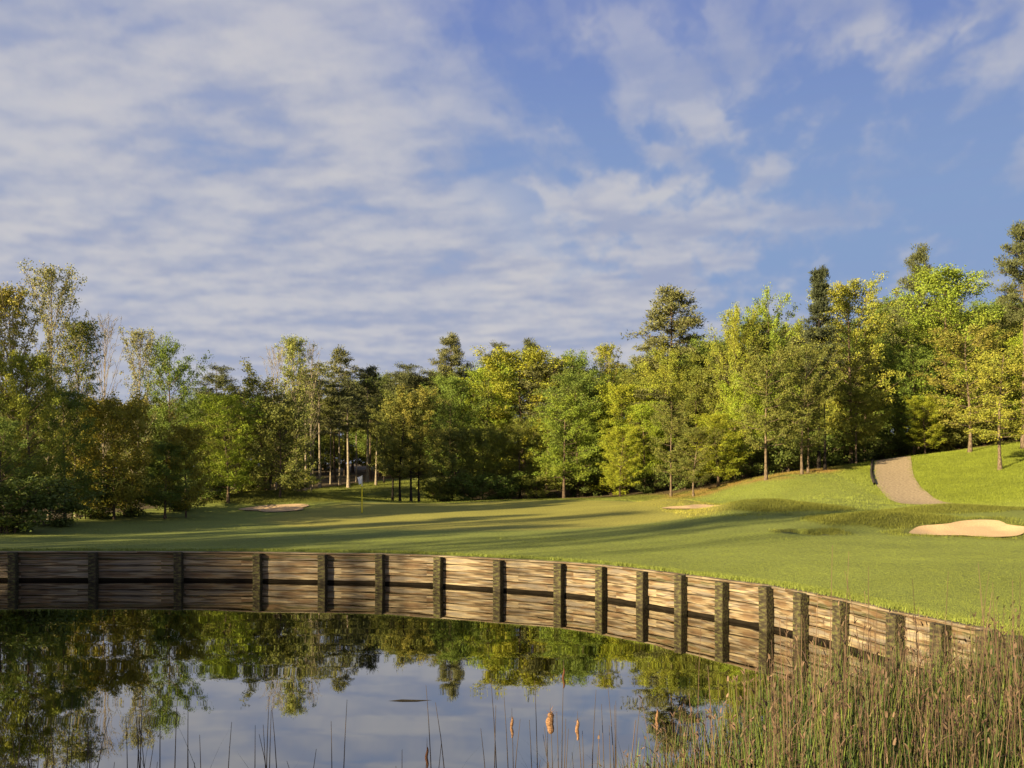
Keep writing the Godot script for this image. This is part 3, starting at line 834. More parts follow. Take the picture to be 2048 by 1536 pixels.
func build_sky() -> ImageTexture:
	var w := 2816
	var h := 1408
	var data := PackedByteArray()
	data.resize(w * h * 3)
	var big := FastNoiseLite.new()
	big.seed = 3
	big.frequency = 1.0
	big.fractal_octaves = 5
	big.fractal_gain = 0.52
	big.domain_warp_enabled = true
	big.domain_warp_amplitude = 0.30
	big.domain_warp_frequency = 1.3
	var wisp := FastNoiseLite.new()
	wisp.seed = 8
	wisp.frequency = 1.0
	wisp.fractal_octaves = 5
	wisp.domain_warp_enabled = true
	wisp.domain_warp_amplitude = 0.55
	wisp.domain_warp_frequency = 0.7
	wisp.domain_warp_fractal_octaves = 3
	var slow := FastNoiseLite.new()
	slow.seed = 21
	slow.frequency = 0.55
	slow.fractal_octaves = 2
	var zen := Color(0.130, 0.195, 0.490)
	var mid := Color(0.230, 0.335, 0.560)
	var hor := Color(0.385, 0.435, 0.545)
	var bright := Color(0.570, 0.560, 0.585)
	var dim := Color(0.355, 0.390, 0.520)
	for j in range(0, h / 2 + 12):
		var el := (0.5 - (j + 0.5) / h) * PI
		var eld := rad_to_deg(el)
		var up := sin(maxf(el, 0.0))
		var flat := cos(el) / (up + 0.07)
		var base := mid.lerp(zen, sm(14.0, 34.0, eld)) if eld > 14.0 else hor.lerp(mid, sm(0.0, 14.0, eld))
		var i := 0
		while i < w:
			var az := (i + 0.5) / w * TAU
			var azd := rad_to_deg(az)
			if azd > 180.0: azd -= 360.0
			var step := 1 if absf(azd) < 36.0 and eld < 36.0 else 4
			var px := sin(az) * flat
			var pz := cos(az) * flat
			# the sheet of mottled cloud that fills the western half of the sky
			var lowf := slow.get_noise_2d(px * 0.6, pz * 0.6)
			var edge := lerpf(11.0, -4.0, sm(9.0, 29.0, eld)) + 6.0 * lowf
			var cover := sm(edge + 7.0, edge - 9.0, azd) * sm(-215.0, -150.0, azd)
			if azd > 90.0: cover = sm(95.0, 150.0, azd)
			var n := big.get_noise_2d(px * 1.5 + pz * 0.35, pz * 2.3)
			var n2 := big.get_noise_2d(px * 5.2 + pz * 1.4 + 40.0, pz * 6.2)
			var dens := cover * sm(-1.05, 0.12, 0.30 * sm(20.0, 8.0, eld) + n * 1.05 + n2 * 0.5 + (cover - 0.75) * 0.7)
			# thin fibrous cirrus over the rest
			var across := (azd - 7.0) * 0.42 - (eld - 17.0)
			var band := exp(-pow(across / 5.0, 2.0)) if azd > -2.0 and azd < 60.0 else 0.0
			var patchy := exp(-pow((azd - 8.5) / 6.5, 2.0) - pow((eld - 13.5) / 3.8, 2.0))
			var f := wisp.get_noise_2d(px * 1.7 - pz * 0.5, px * 0.5 + pz * 1.1)
			var g := wisp.get_noise_2d(px * 5.0 - pz * 1.6 + 9.0, px * 1.2 + pz * 2.0)
			var thin := sm(-0.28, 0.55, f * 0.9 + g * 0.75 + band * 0.22 + patchy * 0.6 + lowf * 0.25)
			thin *= 0.50 + 0.30 * band + 0.34 * patchy + 0.16 * sm(14.0, 4.0, eld)
			var a := clampf(1.0 - (1.0 - dens * 0.86) * (1.0 - clampf(thin, 0.0, 0.85)), 0.0, 1.0)
			var lit := sm(-0.55, 0.60, n * 0.85 + n2 * 0.5 + 0.02)
			var cl := dim.lerp(bright, lit * (0.55 + 0.45 * sm(0.0, 0.7, a)))
			cl = cl.lerp(hor, 0.45 * sm(9.0, 1.0, eld))
			var c := base.lerp(cl, a).linear_to_srgb()
			var r8 := int(clampf(c.r, 0, 1) * 255.0 + 0.5)
			var g8 := int(clampf(c.g, 0, 1) * 255.0 + 0.5)
			var b8 := int(clampf(c.b, 0, 1) * 255.0 + 0.5)
			for s in step:
				if i + s >= w: break
				var q := (j * w + i + s) * 3
				data[q] = r8
				data[q + 1] = g8
				data[q + 2] = b8
			i += step
	return ImageTexture.create_from_image(Image.create_from_data(w, h, false, Image.FORMAT_RGB8, data))

# ---------------------------------------------------------------- water
func build_water() -> void:
	var m := StandardMaterial3D.new()
	m.resource_name = "pond_water"
	m.albedo_color = lin(0.37, 0.365, 0.34)
	m.metallic = 1.0
	m.roughness = 0.015
	m.metallic_specular = 0.7
	var v := PackedVector3Array()
	var n := PackedVector3Array()
	var idx := PackedInt32Array()
	var nx := 260
	var nd := 130
	for j in nd + 1:
		for i in nx + 1:
			var x := lerpf(-50.0, 14.0, float(i) / nx)
			var d := lerpf(3.0, 33.0, float(j) / nd)
			v.append(Vector3(x, WATER, -d))
			var a := 0.0022 * fine.get_noise_2d(x * 9.0, d * 24.0)
			var b := 0.0048 * fine.get_noise_2d(x * 7.0 + 500.0, d * 30.0)
			n.append(Vector3(a, 1, b).normalized())
	for j in nd:
		for i in nx:
			var k := j * (nx + 1) + i
			idx.append_array(PackedInt32Array([k, k + nx + 1, k + 1, k + 1, k + nx + 1, k + nx + 2]))
	structure("pond_water", "still dark pond mirroring the sky and the trees", mesh_of(v, n, PackedColorArray(), idx), m)

# ---------------------------------------------------------------- reeds
func blade(st: Wood, from: Vector3, tip: Vector3, sag: Vector3, width: float, side: Vector3) -> void:
	# a folded leaf of five stations
	var base := st.v.size()
	for k in 6:
		var u := k / 5.0
		var p := from.lerp(tip, u) + sag * u * u
		var w := width * (1.0 - u * u) * 0.5 + 0.0006
		var nrm := side.cross(tip - from).normalized()
		for s in [-1.0, 1.0]:
			st.v.append(p + side * w * s)
			st.n.append((nrm + side * s * 0.5).normalized())
	for k in 5:
		var q := base + k * 2
		st.i.append_array(PackedInt32Array([q, q + 1, q + 2, q + 1, q + 3, q + 2]))

func stalk_tube(st: Wood, at: Vector3, h: float, lean: Vector3, width: float) -> Vector3:
	var pts := []
	var rad := []
	for k in 5:
		var u := k / 4.0
		pts.append(at + Vector3(0, h * u, 0) + lean * u * u)
		rad.append(width * (1.0 - u * 0.72))
	st.tube(pts, rad, 4)
	return pts[4]

func build_reeds() -> void:
	var r := RandomNumberGenerator.new()
	r.seed = 77
	var reedm := matte(Color.WHITE, 0.8)
	reedm.resource_name = "reed"
	reedm.vertex_color_use_as_albedo = true
	reedm.backlight_enabled = true
	reedm.backlight = Color(0.3, 0.3, 0.2)
	# the dense bed: dry stalks, green blades, and a lower thatch, each too many to count
	var kinds := [["dry_reeds", 3000, "dense stand of dry tan reed stalks at the bank beside the wall's end"], ["green_reeds", 9300, "fresh green reed blades growing among the dry stalks"], ["reed_thatch", 3000, "low tangle of broken brown reed leaves under the stalks"]]
	for kd in 3:
		for variant in 3:
			var st := Wood.new()
			if kd == 0:
				var tip := stalk_tube(st, Vector3.ZERO, 1.0, Vector3(0.05 * variant - 0.04, 0, 0.04), 0.0048)
				for q in variant + (1 if variant else 0):
					var y := r.randf_range(0.35, 0.85)
					var an := r.randf() * TAU
					var dv := Vector3(cos(an), 0, sin(an))
					blade(st, Vector3(0.02, y, 0), Vector3(0, y + 0.16, 0) + dv * 0.14, Vector3(0, -0.10, 0) + dv * 0.1, 0.011, dv.cross(Vector3.UP).normalized())
				for q in variant:
					blade(st, tip, tip + Vector3(r.randf_range(-0.05, 0.05), 0.06, r.randf_range(-0.05, 0.05)), Vector3(0, -0.03, 0), 0.016, Vector3(1, 0, 0))
			elif kd == 1:
				for q in 2:
					var an := r.randf() * TAU
					var dv := Vector3(cos(an), 0, sin(an))
					blade(st, dv * 0.03, dv * r.randf_range(0.03, 0.12) + Vector3(0, 1.0 - 0.2 * q, 0), dv * r.randf_range(0.0, 0.22) + Vector3(0, -0.06, 0), 0.014, dv.cross(Vector3.UP).normalized())
			else:
				for q in 4:
					var an := r.randf() * TAU
					var dv := Vector3(cos(an), 0, sin(an))
					blade(st, dv * 0.05, dv * r.randf_range(0.1, 0.5) + Vector3(0, r.randf_range(0.5, 1.0), 0), dv * r.randf_range(0.0, 0.4) + Vector3(0, -0.3 * r.randf(), 0), 0.016, dv.cross(Vector3.UP).normalized())
			var count: int = kinds[kd][1] / 3
			var mm := MultiMesh.new()
			mm.transform_format = MultiMesh.TRANSFORM_3D
			mm.use_colors = true
			mm.mesh = mesh_of(st.v, PackedVector3Array(), PackedColorArray(), st.i)
			mm.instance_count = count
			for q in count:
				var x := 0.0
				var d := 0.0
				while true:
					x = r.randf_range(0.2, 10.0)
					d = r.randf_range(6.4, 13.6)
					var limit := 8.6 + (x - 1.0) * 0.72
					if x > 7.2 and d > 12.9: continue
					if d < limit and r.randf() < smoothstep(-0.3, 1.6, x) * 0.9 + 0.05: break
				var most := clampf(0.98 + (x * 9.5 / d - 1.2) * 0.37, 0.6, 1.7)
				most *= lerpf(1.0, 0.90, smoothstep(3.6, 4.4, x * 9.5 / d))
				if x > 6.3: most *= lerpf(1.0, 0.75, smoothstep(6.3, 7.4, x * 9.5 / d + 0.6))
				var hgt := most * (r.randf_range(0.72, 1.16) if kd == 0 else (r.randf_range(0.6, 1.08) if kd == 1 else r.randf_range(0.3, 0.62)))
				var stout := 1.1
				if kd == 0 and variant == 0 and r.randf() < 0.08:
					hgt = most * r.randf_range(1.25, 1.65)
					stout = 1.7
				var y := -0.12
				var b := Basis.from_euler(Vector3(r.randfn(0, 0.07), r.randf() * TAU, r.randfn(0, 0.07))) * Basis.from_scale(Vector3(stout, hgt, stout))
				mm.set_instance_transform(q, Transform3D(b, Vector3(x, y, -d)))
				var col: Color
				if kd == 0: col = Color(0.100, 0.062, 0.044).lerp(Color(0.185, 0.125, 0.080), r.randf()) * r.randf_range(0.4, 1.0)
				elif kd == 1: col = Color(0.042, 0.085, 0.026).lerp(Color(0.145, 0.180, 0.030), r.randf()) * r.randf_range(0.5, 1.0)
				else: col = Color(0.12, 0.07, 0.04).lerp(Color(0.06, 0.06, 0.022), r.randf()) * r.randf_range(0.4, 1.0)
				col.a = 1.0
				mm.set_instance_color(q, col)
			var o := MultiMeshInstance3D.new()
			o.multimesh = mm
			o.material_override = reedm
			o.name = numbered(kinds[kd][0])
			add_child(o)
			tag(o, kinds[kd][2] + ["", ", slightly bent", ", strongly bent"][variant], "reeds", "", "stuff")
	# single plants in open water: x, D, height, lean, what
	var dry := matte(lin(0.062, 0.046, 0.034), 0.85)
	var grn := matte(lin(0.034, 0.050, 0.022), 0.8)
	var fluff := StandardMaterial3D.new()
	fluff.albedo_texture = noise_tex(0.05, 128, [[0.3, lin(0.11, 0.055, 0.026)], [0.7, lin(0.24, 0.14, 0.075)]], 4, 7)
	fluff.uv1_triplanar = true
	fluff.uv1_scale = Vector3.ONE * 6.0
	fluff.roughness = 1.0
	var brown := matte(lin(0.075, 0.034, 0.018), 0.95)
	var clumps := [
		[-4.30, 9.0, 1.20, 11, "tall clump of bare reed stalks nearest the pond's shaded side"], [-3.72, 9.0, 1.27, 8, "clump of reed stalks with one bent leaf, second from the shaded side"],
		[-3.12, 8.8, 1.28, 7, "sparse reed clump with one stalk standing high over its leaning leaves"], [-2.38, 8.9, 1.18, 9, "upright reed clump of dark stalks alone in the sky's reflection"],
		[-1.72, 8.9, 1.15, 2, "single thin reed stalk by itself between two clumps"], [-0.72, 8.8, 1.32, 5, "thin reed stalk with a long arching leaf before the floating twig"],
		[-0.15, 8.7, 1.40, 6, "stout pale reed stalk standing straight up beside the brown cattail"], [0.22, 8.9, 1.30, 8, "reed clump of thin upright stalks beside the fluffy cattail"],
		[-4.75, 8.8, 0.95, 14, "low green reed tuft at the photo's bottom corner"], [1.05, 9.0, 1.25, 10, "reed clump between the fluffy cattail and the dense bed"], [-0.95, 8.3, 0.75, 8, "short tuft of crossing reed leaves below the floating twig"],
		[0.62, 8.7, 1.05, 10, "green reed clump just behind the fluffy cattail"], [-2.05, 8.4, 0.82, 4, "short reed tuft under the upright dark clump"], [-3.45, 8.3, 0.86, 10, "short tuft of crossed leaves between two tall clumps"],
	]
	for cl in clumps:
		var o := thing("reed_clump", Vector3(cl[0], -0.15, -cl[1]))
		tag(o, cl[4], "reed", "reed clumps standing in the open water")
		for q in cl[3]:
			var st := Wood.new()
			var off := Vector3(r.randfn(0, 0.15), 0, r.randfn(0, 0.12))
			if q % 3 < 2 or q == 0:
				stalk_tube(st, off, (cl[2] + 0.15) * (1.0 if q == 0 else r.randf_range(0.62, 0.97)), Vector3(r.randfn(0, 0.06), 0, r.randfn(0, 0.05)), 0.0075)
				put("stalk", st.mesh(), dry, o)
			else:
				var dv := Vector3(r.randf_range(-1, 1), 0, r.randf_range(-0.3, 0.3)).normalized()
				blade(st, off, off + Vector3(0, (cl[2] + 0.15) * r.randf_range(0.6, 0.9), 0) + dv * r.randf_range(0.05, 0.3), dv * 0.3 + Vector3(0, -0.12, 0), 0.014, Vector3(0, 0, 1))
				put("leaf", mesh_of(st.v, PackedVector3Array(), PackedColorArray(), st.i), grn, o)
	var tails := [
		[0.40, 8.6, 1.10, 0.040, true, "fluffy bursting tan cattail head, largest of the cattails"], [0.02, 8.7, 1.03, 0.015, true, "small tan cattail beside the fluffy one"], [0.70, 8.9, 0.95, 0.018, true, "short tan cattail between the fluffy one and the reed bed"],
		[-0.83, 8.5, 0.80, 0.014, false, "slim brown cattail spike alone at the photo's bottom edge"], [0.50, 9.1, 1.42, 0.013, false, "tall thin brown cattail spike rising behind the fluffy one"], [1.42, 8.9, 1.05, 0.014, true, "tan cattail at the edge of the dense reed bed"],
	]
	for t in tails:
		var o := thing("cattail", Vector3(t[0], -0.15, -t[1]))
		tag(o, t[5], "cattail", "cattails along the near bank")
		var st := Wood.new()
		var tip := stalk_tube(st, Vector3.ZERO, t[2] + 0.15, Vector3(r.randfn(0, 0.03), 0, 0), 0.007)
		put("stem", st.mesh(), dry, o)
		var hd := Wood.new()
		var pts := []
		var rad := []
		for k in 10:
			var u := k / 9.0
			pts.append(tip + Vector3(0.006 * sin(u * 9.0), -0.20 + u * 0.20, 0))
			rad.append(float(t[3]) * (pow(sin(PI * clampf(u * 0.92 + 0.04, 0.0, 1.0)), 0.45)) * (r.randf_range(0.8, 1.2) if t[4] else 1.0))
		hd.tube(pts, rad, 10)
		if t[4]:   # burst seed down standing off the head
			for k in int(2600.0 * t[3]):
				var u := r.randf()
				var an := r.randf() * TAU
				var p0: Vector3 = tip + Vector3(0, -0.19 + u * 0.2, 0)
				var dv := Vector3(cos(an), r.randf_range(-0.2, 0.9), sin(an)).normalized()
				blade(hd, p0, p0 + dv * float(t[3]) * r.randf_range(1.0, 1.7) * (0.5 + u), Vector3(0, -0.005, 0), 0.006, dv.cross(Vector3.UP).normalized())
		put("head", mesh_of(hd.v, PackedVector3Array(), PackedColorArray(), hd.i) if t[4] else hd.mesh(), fluff if t[4] else brown, o)
		var sp := Wood.new()
		sp.tube([tip, tip + Vector3(0, 0.09, 0)], [0.003, 0.001], 4)
		put("spike", sp.mesh(), dry, o)
		var lf := Wood.new()
		blade(lf, Vector3(0.01, 0, 0), Vector3(0.12, t[2] * 0.95, 0.02), Vector3(0.14, -0.05, 0), 0.014, Vector3(0, 0, 1))
		put("leaf", mesh_of(lf.v, PackedVector3Array(), PackedColorArray(), lf.i), grn, o)
	# a twig afloat
	var tw := Wood.new()
	tw.tube([Vector3(-0.30, 0.005, 0.02), Vector3(-0.1, 0.02, 0.0), Vector3(0.12, 0.018, 0.01), Vector3(0.34, 0.008, -0.03)], [0.005, 0.010, 0.008, 0.003], 6)
	var f := put("floating_twig", tw.mesh(), matte(lin(0.016, 0.014, 0.011), 0.9))
	f.position = Vector3(-1.52, WATER - 0.010, -13.2)
	tag(f, "dark twig floating on the open water", "twig")

# ---------------------------------------------------------------- grass geometry
func tuft_mesh(seedv: int, count: int, h: float, spread: float, w: float) -> ArrayMesh:
	var r := RandomNumberGenerator.new()
	r.seed = seedv
	var v := PackedVector3Array()
	for k in count:
		var an := r.randf() * TAU
		var dv := Vector3(cos(an), 0, sin(an))
		var b := dv.cross(Vector3.UP)
		var p := Vector3(r.randfn(0, spread), -0.01, r.randfn(0, spread))
		var hh := h * r.randf_range(0.6, 1.2)
		v.append(p + b * w); v.append(p - b * w); v.append(p + Vector3(0, hh, 0) + dv * hh * r.randf_range(0.1, 0.7))
	return mesh_of(v)

func scatter_grass(called: String, label: String, count: int, m: ArrayMesh, mat: Material, seedv: int, pick: Callable, lo: float, hi: float, zone: Rect2) -> void:
	var r := RandomNumberGenerator.new()
	r.seed = seedv
	var at := []
	var tries := 0
	while at.size() < count and tries < count * 12:
		tries += 1
		var x := r.randf_range(zone.position.x, zone.end.x)
		var d := r.randf_range(zone.position.y, zone.end.y)
		if absf(x) > d * 0.62 + 1.5: continue
		if r.randf() < pick.call(x, d): at.append(Vector2(x, d))
	var mm := MultiMesh.new()
	mm.transform_format = MultiMesh.TRANSFORM_3D
	mm.use_colors = true
	mm.mesh = m
	mm.instance_count = at.size()
	for k in at.size():
		var p: Vector2 = at[k]
		var s := r.randf_range(lo, hi)
		mm.set_instance_transform(k, Transform3D(Basis(Vector3.UP, r.randf() * TAU) * Basis.from_scale(Vector3(s, s, s)), Vector3(p.x, land(p.x, p.y), -p.y)))
		var c := soil(p.x, p.y) * r.randf_range(0.8, 1.25)
		c.a = 1.0
		mm.set_instance_color(k, c)
	var o := MultiMeshInstance3D.new()
	o.multimesh = mm
	o.material_override = mat
	o.name = numbered(called)
	add_child(o)
	tag(o, label, "grass", "", "stuff")

func wall_depth(x: float) -> float:   # D of the wall face at x
	for k in WALL.size() - 1:
		if x <= WALL[k + 1].x:
			return lerpf(WALL[k].y, WALL[k + 1].y, clampf((x - WALL[k].x) / maxf(WALL[k + 1].x - WALL[k].x, 0.01), 0, 1))
	return 12.0

func in_sand(x: float, d: float) -> bool:
	for b in BUNKERS:
		if b != BUNKERS[4] and bunker_at(b, x, d) < 1.1: return true
	return false

func on_path(x: float, d: float) -> bool:
	if x < 20.0 or d < 44.0: return false
	for k in PATH.size() - 1:
		if Geometry2D.get_closest_point_to_segment(Vector2(x, d), PATH[k], PATH[k + 1]).distance_to(Vector2(x, d)) < 1.12: return true
	return false

func free_turf(x: float, d: float) -> bool:
	return d > wall_depth(x) + 0.25 and not in_sand(x, d) and not on_path(x, d)

func lawn_chance(x: float, d: float) -> float:
	if not free_turf(x, d) or d > 36.0: return 0.0
	return clampf(pow(18.0 / d, 2.0), 0.0, 1.0) * (1.0 - mown(x, d))

func rough_chance(x: float, d: float) -> float:
	if not free_turf(x, d) or d > wood_line(x) + 2.0: return 0.0
	var c := rough(x, d) * (1.0 - mown(x, d))
	if x > 21.0 and d > 40.0: c = maxf(c, 0.8)
	elif x > 8.0 and d > 40.0: c = maxf(c, 0.3)
	if d < 30.0: c *= 0.15
	return c * c

func edge_chance(x: float, d: float) -> float:
	var w := wall_depth(x)
	return 1.0 if d > w + 0.20 and d < w + 0.55 else 0.0

# ---------------------------------------------------------------- everything
func _ready() -> void:
	var cam := Camera3D.new()
	cam.name = "camera"
	add_child(cam)
	cam.position = Vector3(0, EYE, 0)
	cam.projection = Camera3D.PROJECTION_FRUSTUM
	cam.near = 0.1
	cam.far = 2000.0
	cam.size = 0.1 * 1536.0 / 1800.0
	cam.frustum_offset = Vector2(0, 0.1 * 197.0 / 1800.0)
	cam.current = true

	wobble.seed = 4
	wobble.frequency = 0.03
	wobble.fractal_octaves = 3
	fine.seed = 9
	fine.frequency = 0.03
	fine.fractal_octaves = 2

	var env := Environment.new()
	env.background_mode = Environment.BG_SKY
	var sky := Sky.new()
	var pano := PanoramaSkyMaterial.new()
	pano.panorama = build_sky()
	sky.sky_material = pano
	env.sky = sky
	env.background_energy_multiplier = SKY_SHARE
	env.tonemap_mode = Environment.TONE_MAPPER_LINEAR
	env.tonemap_exposure = EXPOSURE
	env.sdfgi_enabled = true
	env.ssao_enabled = true
	env.ssil_enabled = true
	var we := WorldEnvironment.new()
	we.name = "world_environment"
	we.environment = env
	add_child(we)

	var sun := DirectionalLight3D.new()
	sun.name = "sun"
	sun.light_energy = 1.6
	sun.light_color = Color(1.0, 0.90, 0.70)
	sun.light_angular_distance = 0.5
	sun.shadow_enabled = true
	add_child(sun)
	var e := deg_to_rad(SUN_HEIGHT)
	var a := deg_to_rad(SUN_BEHIND)
	sun.basis = Basis.looking_at(Vector3(cos(e) * cos(a), -sin(e), -cos(e) * sin(a)))
	print("sky done ", Time.get_ticks_msec())

	make_materials()
	solve_survey()
	make_cache()
	make_outline()
	print("survey done ", Time.get_ticks_msec())
	var turf := matte(Color.WHITE, 0.95)
	turf.resource_name = "turf"
	turf.vertex_color_use_as_albedo = true
	turf.albedo_texture = noise_tex(0.03, 512, [[0.2, grey(0.78)], [0.5, grey(0.92)], [0.8, Color(1, 1, 0.97)]], 5, 12)
	turf.uv1_triplanar = true
	turf.uv1_world_triplanar = true
	turf.uv1_scale = Vector3(0.43, 0.43, 0.43)
	turf.heightmap_enabled = true
	turf.heightmap_texture = noise_tex(0.08, 512, [], 4, 13)
	turf.heightmap_scale = 0.3
	build_ground(turf)
	print("ground done ", Time.get_ticks_msec())
	build_water()

	var sand := matte(Color.WHITE, 0.95)
	sand.resource_name = "sand"
	sand.albedo_texture = noise_tex(0.05, 256, [[0.2, lin(0.34, 0.235, 0.130)], [0.8, lin(0.44, 0.325, 0.195)]], 4, 31)
	sand.uv1_triplanar = true
	sand.uv1_world_triplanar = true
	var said := ["small sand bunker in the mown mound on the flag's shaded side", "pale sand bunker at the far corner of the green, below the slope", "narrow sliver of sand farther up behind the pale corner bunker", "largest sand bunker, below the rough bank and the cart path"]
	for k in BUNKERS.size() - 1:   # the last is a hollow, its grass coloured dark in place of shade
		structure("sand_bunker", said[k], sheet(BUNKERS[k], 0.055), sand)

	build_path()
	build_wall()
	print("wall done ", Time.get_ticks_msec())

	make_protos()
	print("protos done ", Time.get_ticks_msec())
	build_wood()
	print("wood done ", Time.get_ticks_msec())
	build_flag()
	build_rocks()

	var gm := matte(Color.WHITE, 0.8)
	gm.resource_name = "grass_blades"
	gm.vertex_color_use_as_albedo = true
	gm.backlight_enabled = true
	gm.backlight = Color(0.5, 0.5, 0.25)
	scatter_grass("lawn_grass", "short mown blades of the lawn nearest the wall", 45000, tuft_mesh(1, 10, 0.024, 0.07, 0.004), gm, 201, lawn_chance, 0.8, 1.5, Rect2(-15, 13, 33, 21))
	scatter_grass("rough_grass", "longer tufted grass of the rough banks and hollows", 50000, tuft_mesh(2, 14, 0.085, 0.11, 0.006), gm, 202, rough_chance, 0.7, 1.5, Rect2(-26, 31, 62, 50))
	scatter_grass("edge_grass", "grass hanging along the top of the timber wall", 5000, tuft_mesh(3, 9, 0.07, 0.05, 0.005), gm, 203, edge_chance, 0.7, 1.5, Rect2(-18, 13, 26, 17))
	build_reeds()
	print("all done ", Time.get_ticks_msec())

func build_path() -> void:
	var v := PackedVector3Array()
	var idx := PackedInt32Array()
	var kv := PackedVector3Array()
	var kn := PackedVector3Array()
	var kidx := PackedInt32Array()
	var curve := Curve2D.new()
	for p in PATH: curve.add_point(p)
	var L := curve.get_baked_length()
	var cnt := 90
	var lifted := []
	for k in cnt + 1:
		var s := L * k / cnt
		var p := curve.sample_baked(s)
		var q := curve.sample_baked(minf(s + 0.8, L))
		var q0 := curve.sample_baked(maxf(s - 0.8, 0.0))
		var t := (q - q0).normalized()
		var side := Vector2(t.y, -t.x)   # towards smaller x going down
		for j in 7:
			var o := p + side * lerpf(1.2, -1.2, j / 6.0)
			v.append(Vector3(o.x, survey(o.x, o.y) + 0.045, -o.y))
		lifted.append([p, side])
	for k in cnt:
		for j in 6:
			var a := k * 7 + j
			idx.append_array(PackedInt32Array([a, a + 1, a + 7, a + 1, a + 8, a + 7]))
	var m := mesh_of(v, smooth(v, idx), PackedColorArray(), idx)
	var tar := matte(Color.WHITE, 0.9)
	tar.resource_name = "path_surface"
	tar.albedo_texture = noise_tex(0.02, 512, [[0.2, lin(0.18, 0.140, 0.090)], [0.5, lin(0.26, 0.205, 0.135)], [0.8, lin(0.31, 0.250, 0.170)]], 5, 33)
	tar.uv1_triplanar = true
	tar.uv1_world_triplanar = true
	tar.uv1_scale = Vector3.ONE * 0.5
	structure("cart_path", "worn tan cart path climbing the bank into the wood", m, tar)
	# kerb along the side next to the mown slope
	var kerb := Wood.new()
	for k in range(0, 62):
		var p: Vector2 = lifted[k][0] + lifted[k][1] * 1.31
		var ins: Vector2 = lifted[k][1]
		var y := survey(p.x, p.y)
		var prof := [Vector2(0.07, -0.1), Vector2(0.07, 0.15), Vector2(0.05, 0.17), Vector2(-0.05, 0.17), Vector2(-0.07, 0.15), Vector2(-0.07, -0.1)]
		for q in prof:
			kerb.v.append(Vector3(p.x + ins.x * q.x, y + q.y, -(p.y + ins.y * q.x)))
	for k in 61:
		for j in 5:
			var a := k * 6 + j
			kerb.i.append_array(PackedInt32Array([a, a + 1, a + 6, a + 1, a + 7, a + 6]))
	var ks := SurfaceTool.new()
	ks.create_from(mesh_of(kerb.v, PackedVector3Array(), PackedColorArray(), kerb.i), 0)
	ks.generate_normals()
	structure("kerb", "low dark kerb along one side of the cart path", ks.commit(), matte(lin(0.03, 0.026, 0.022), 0.9))

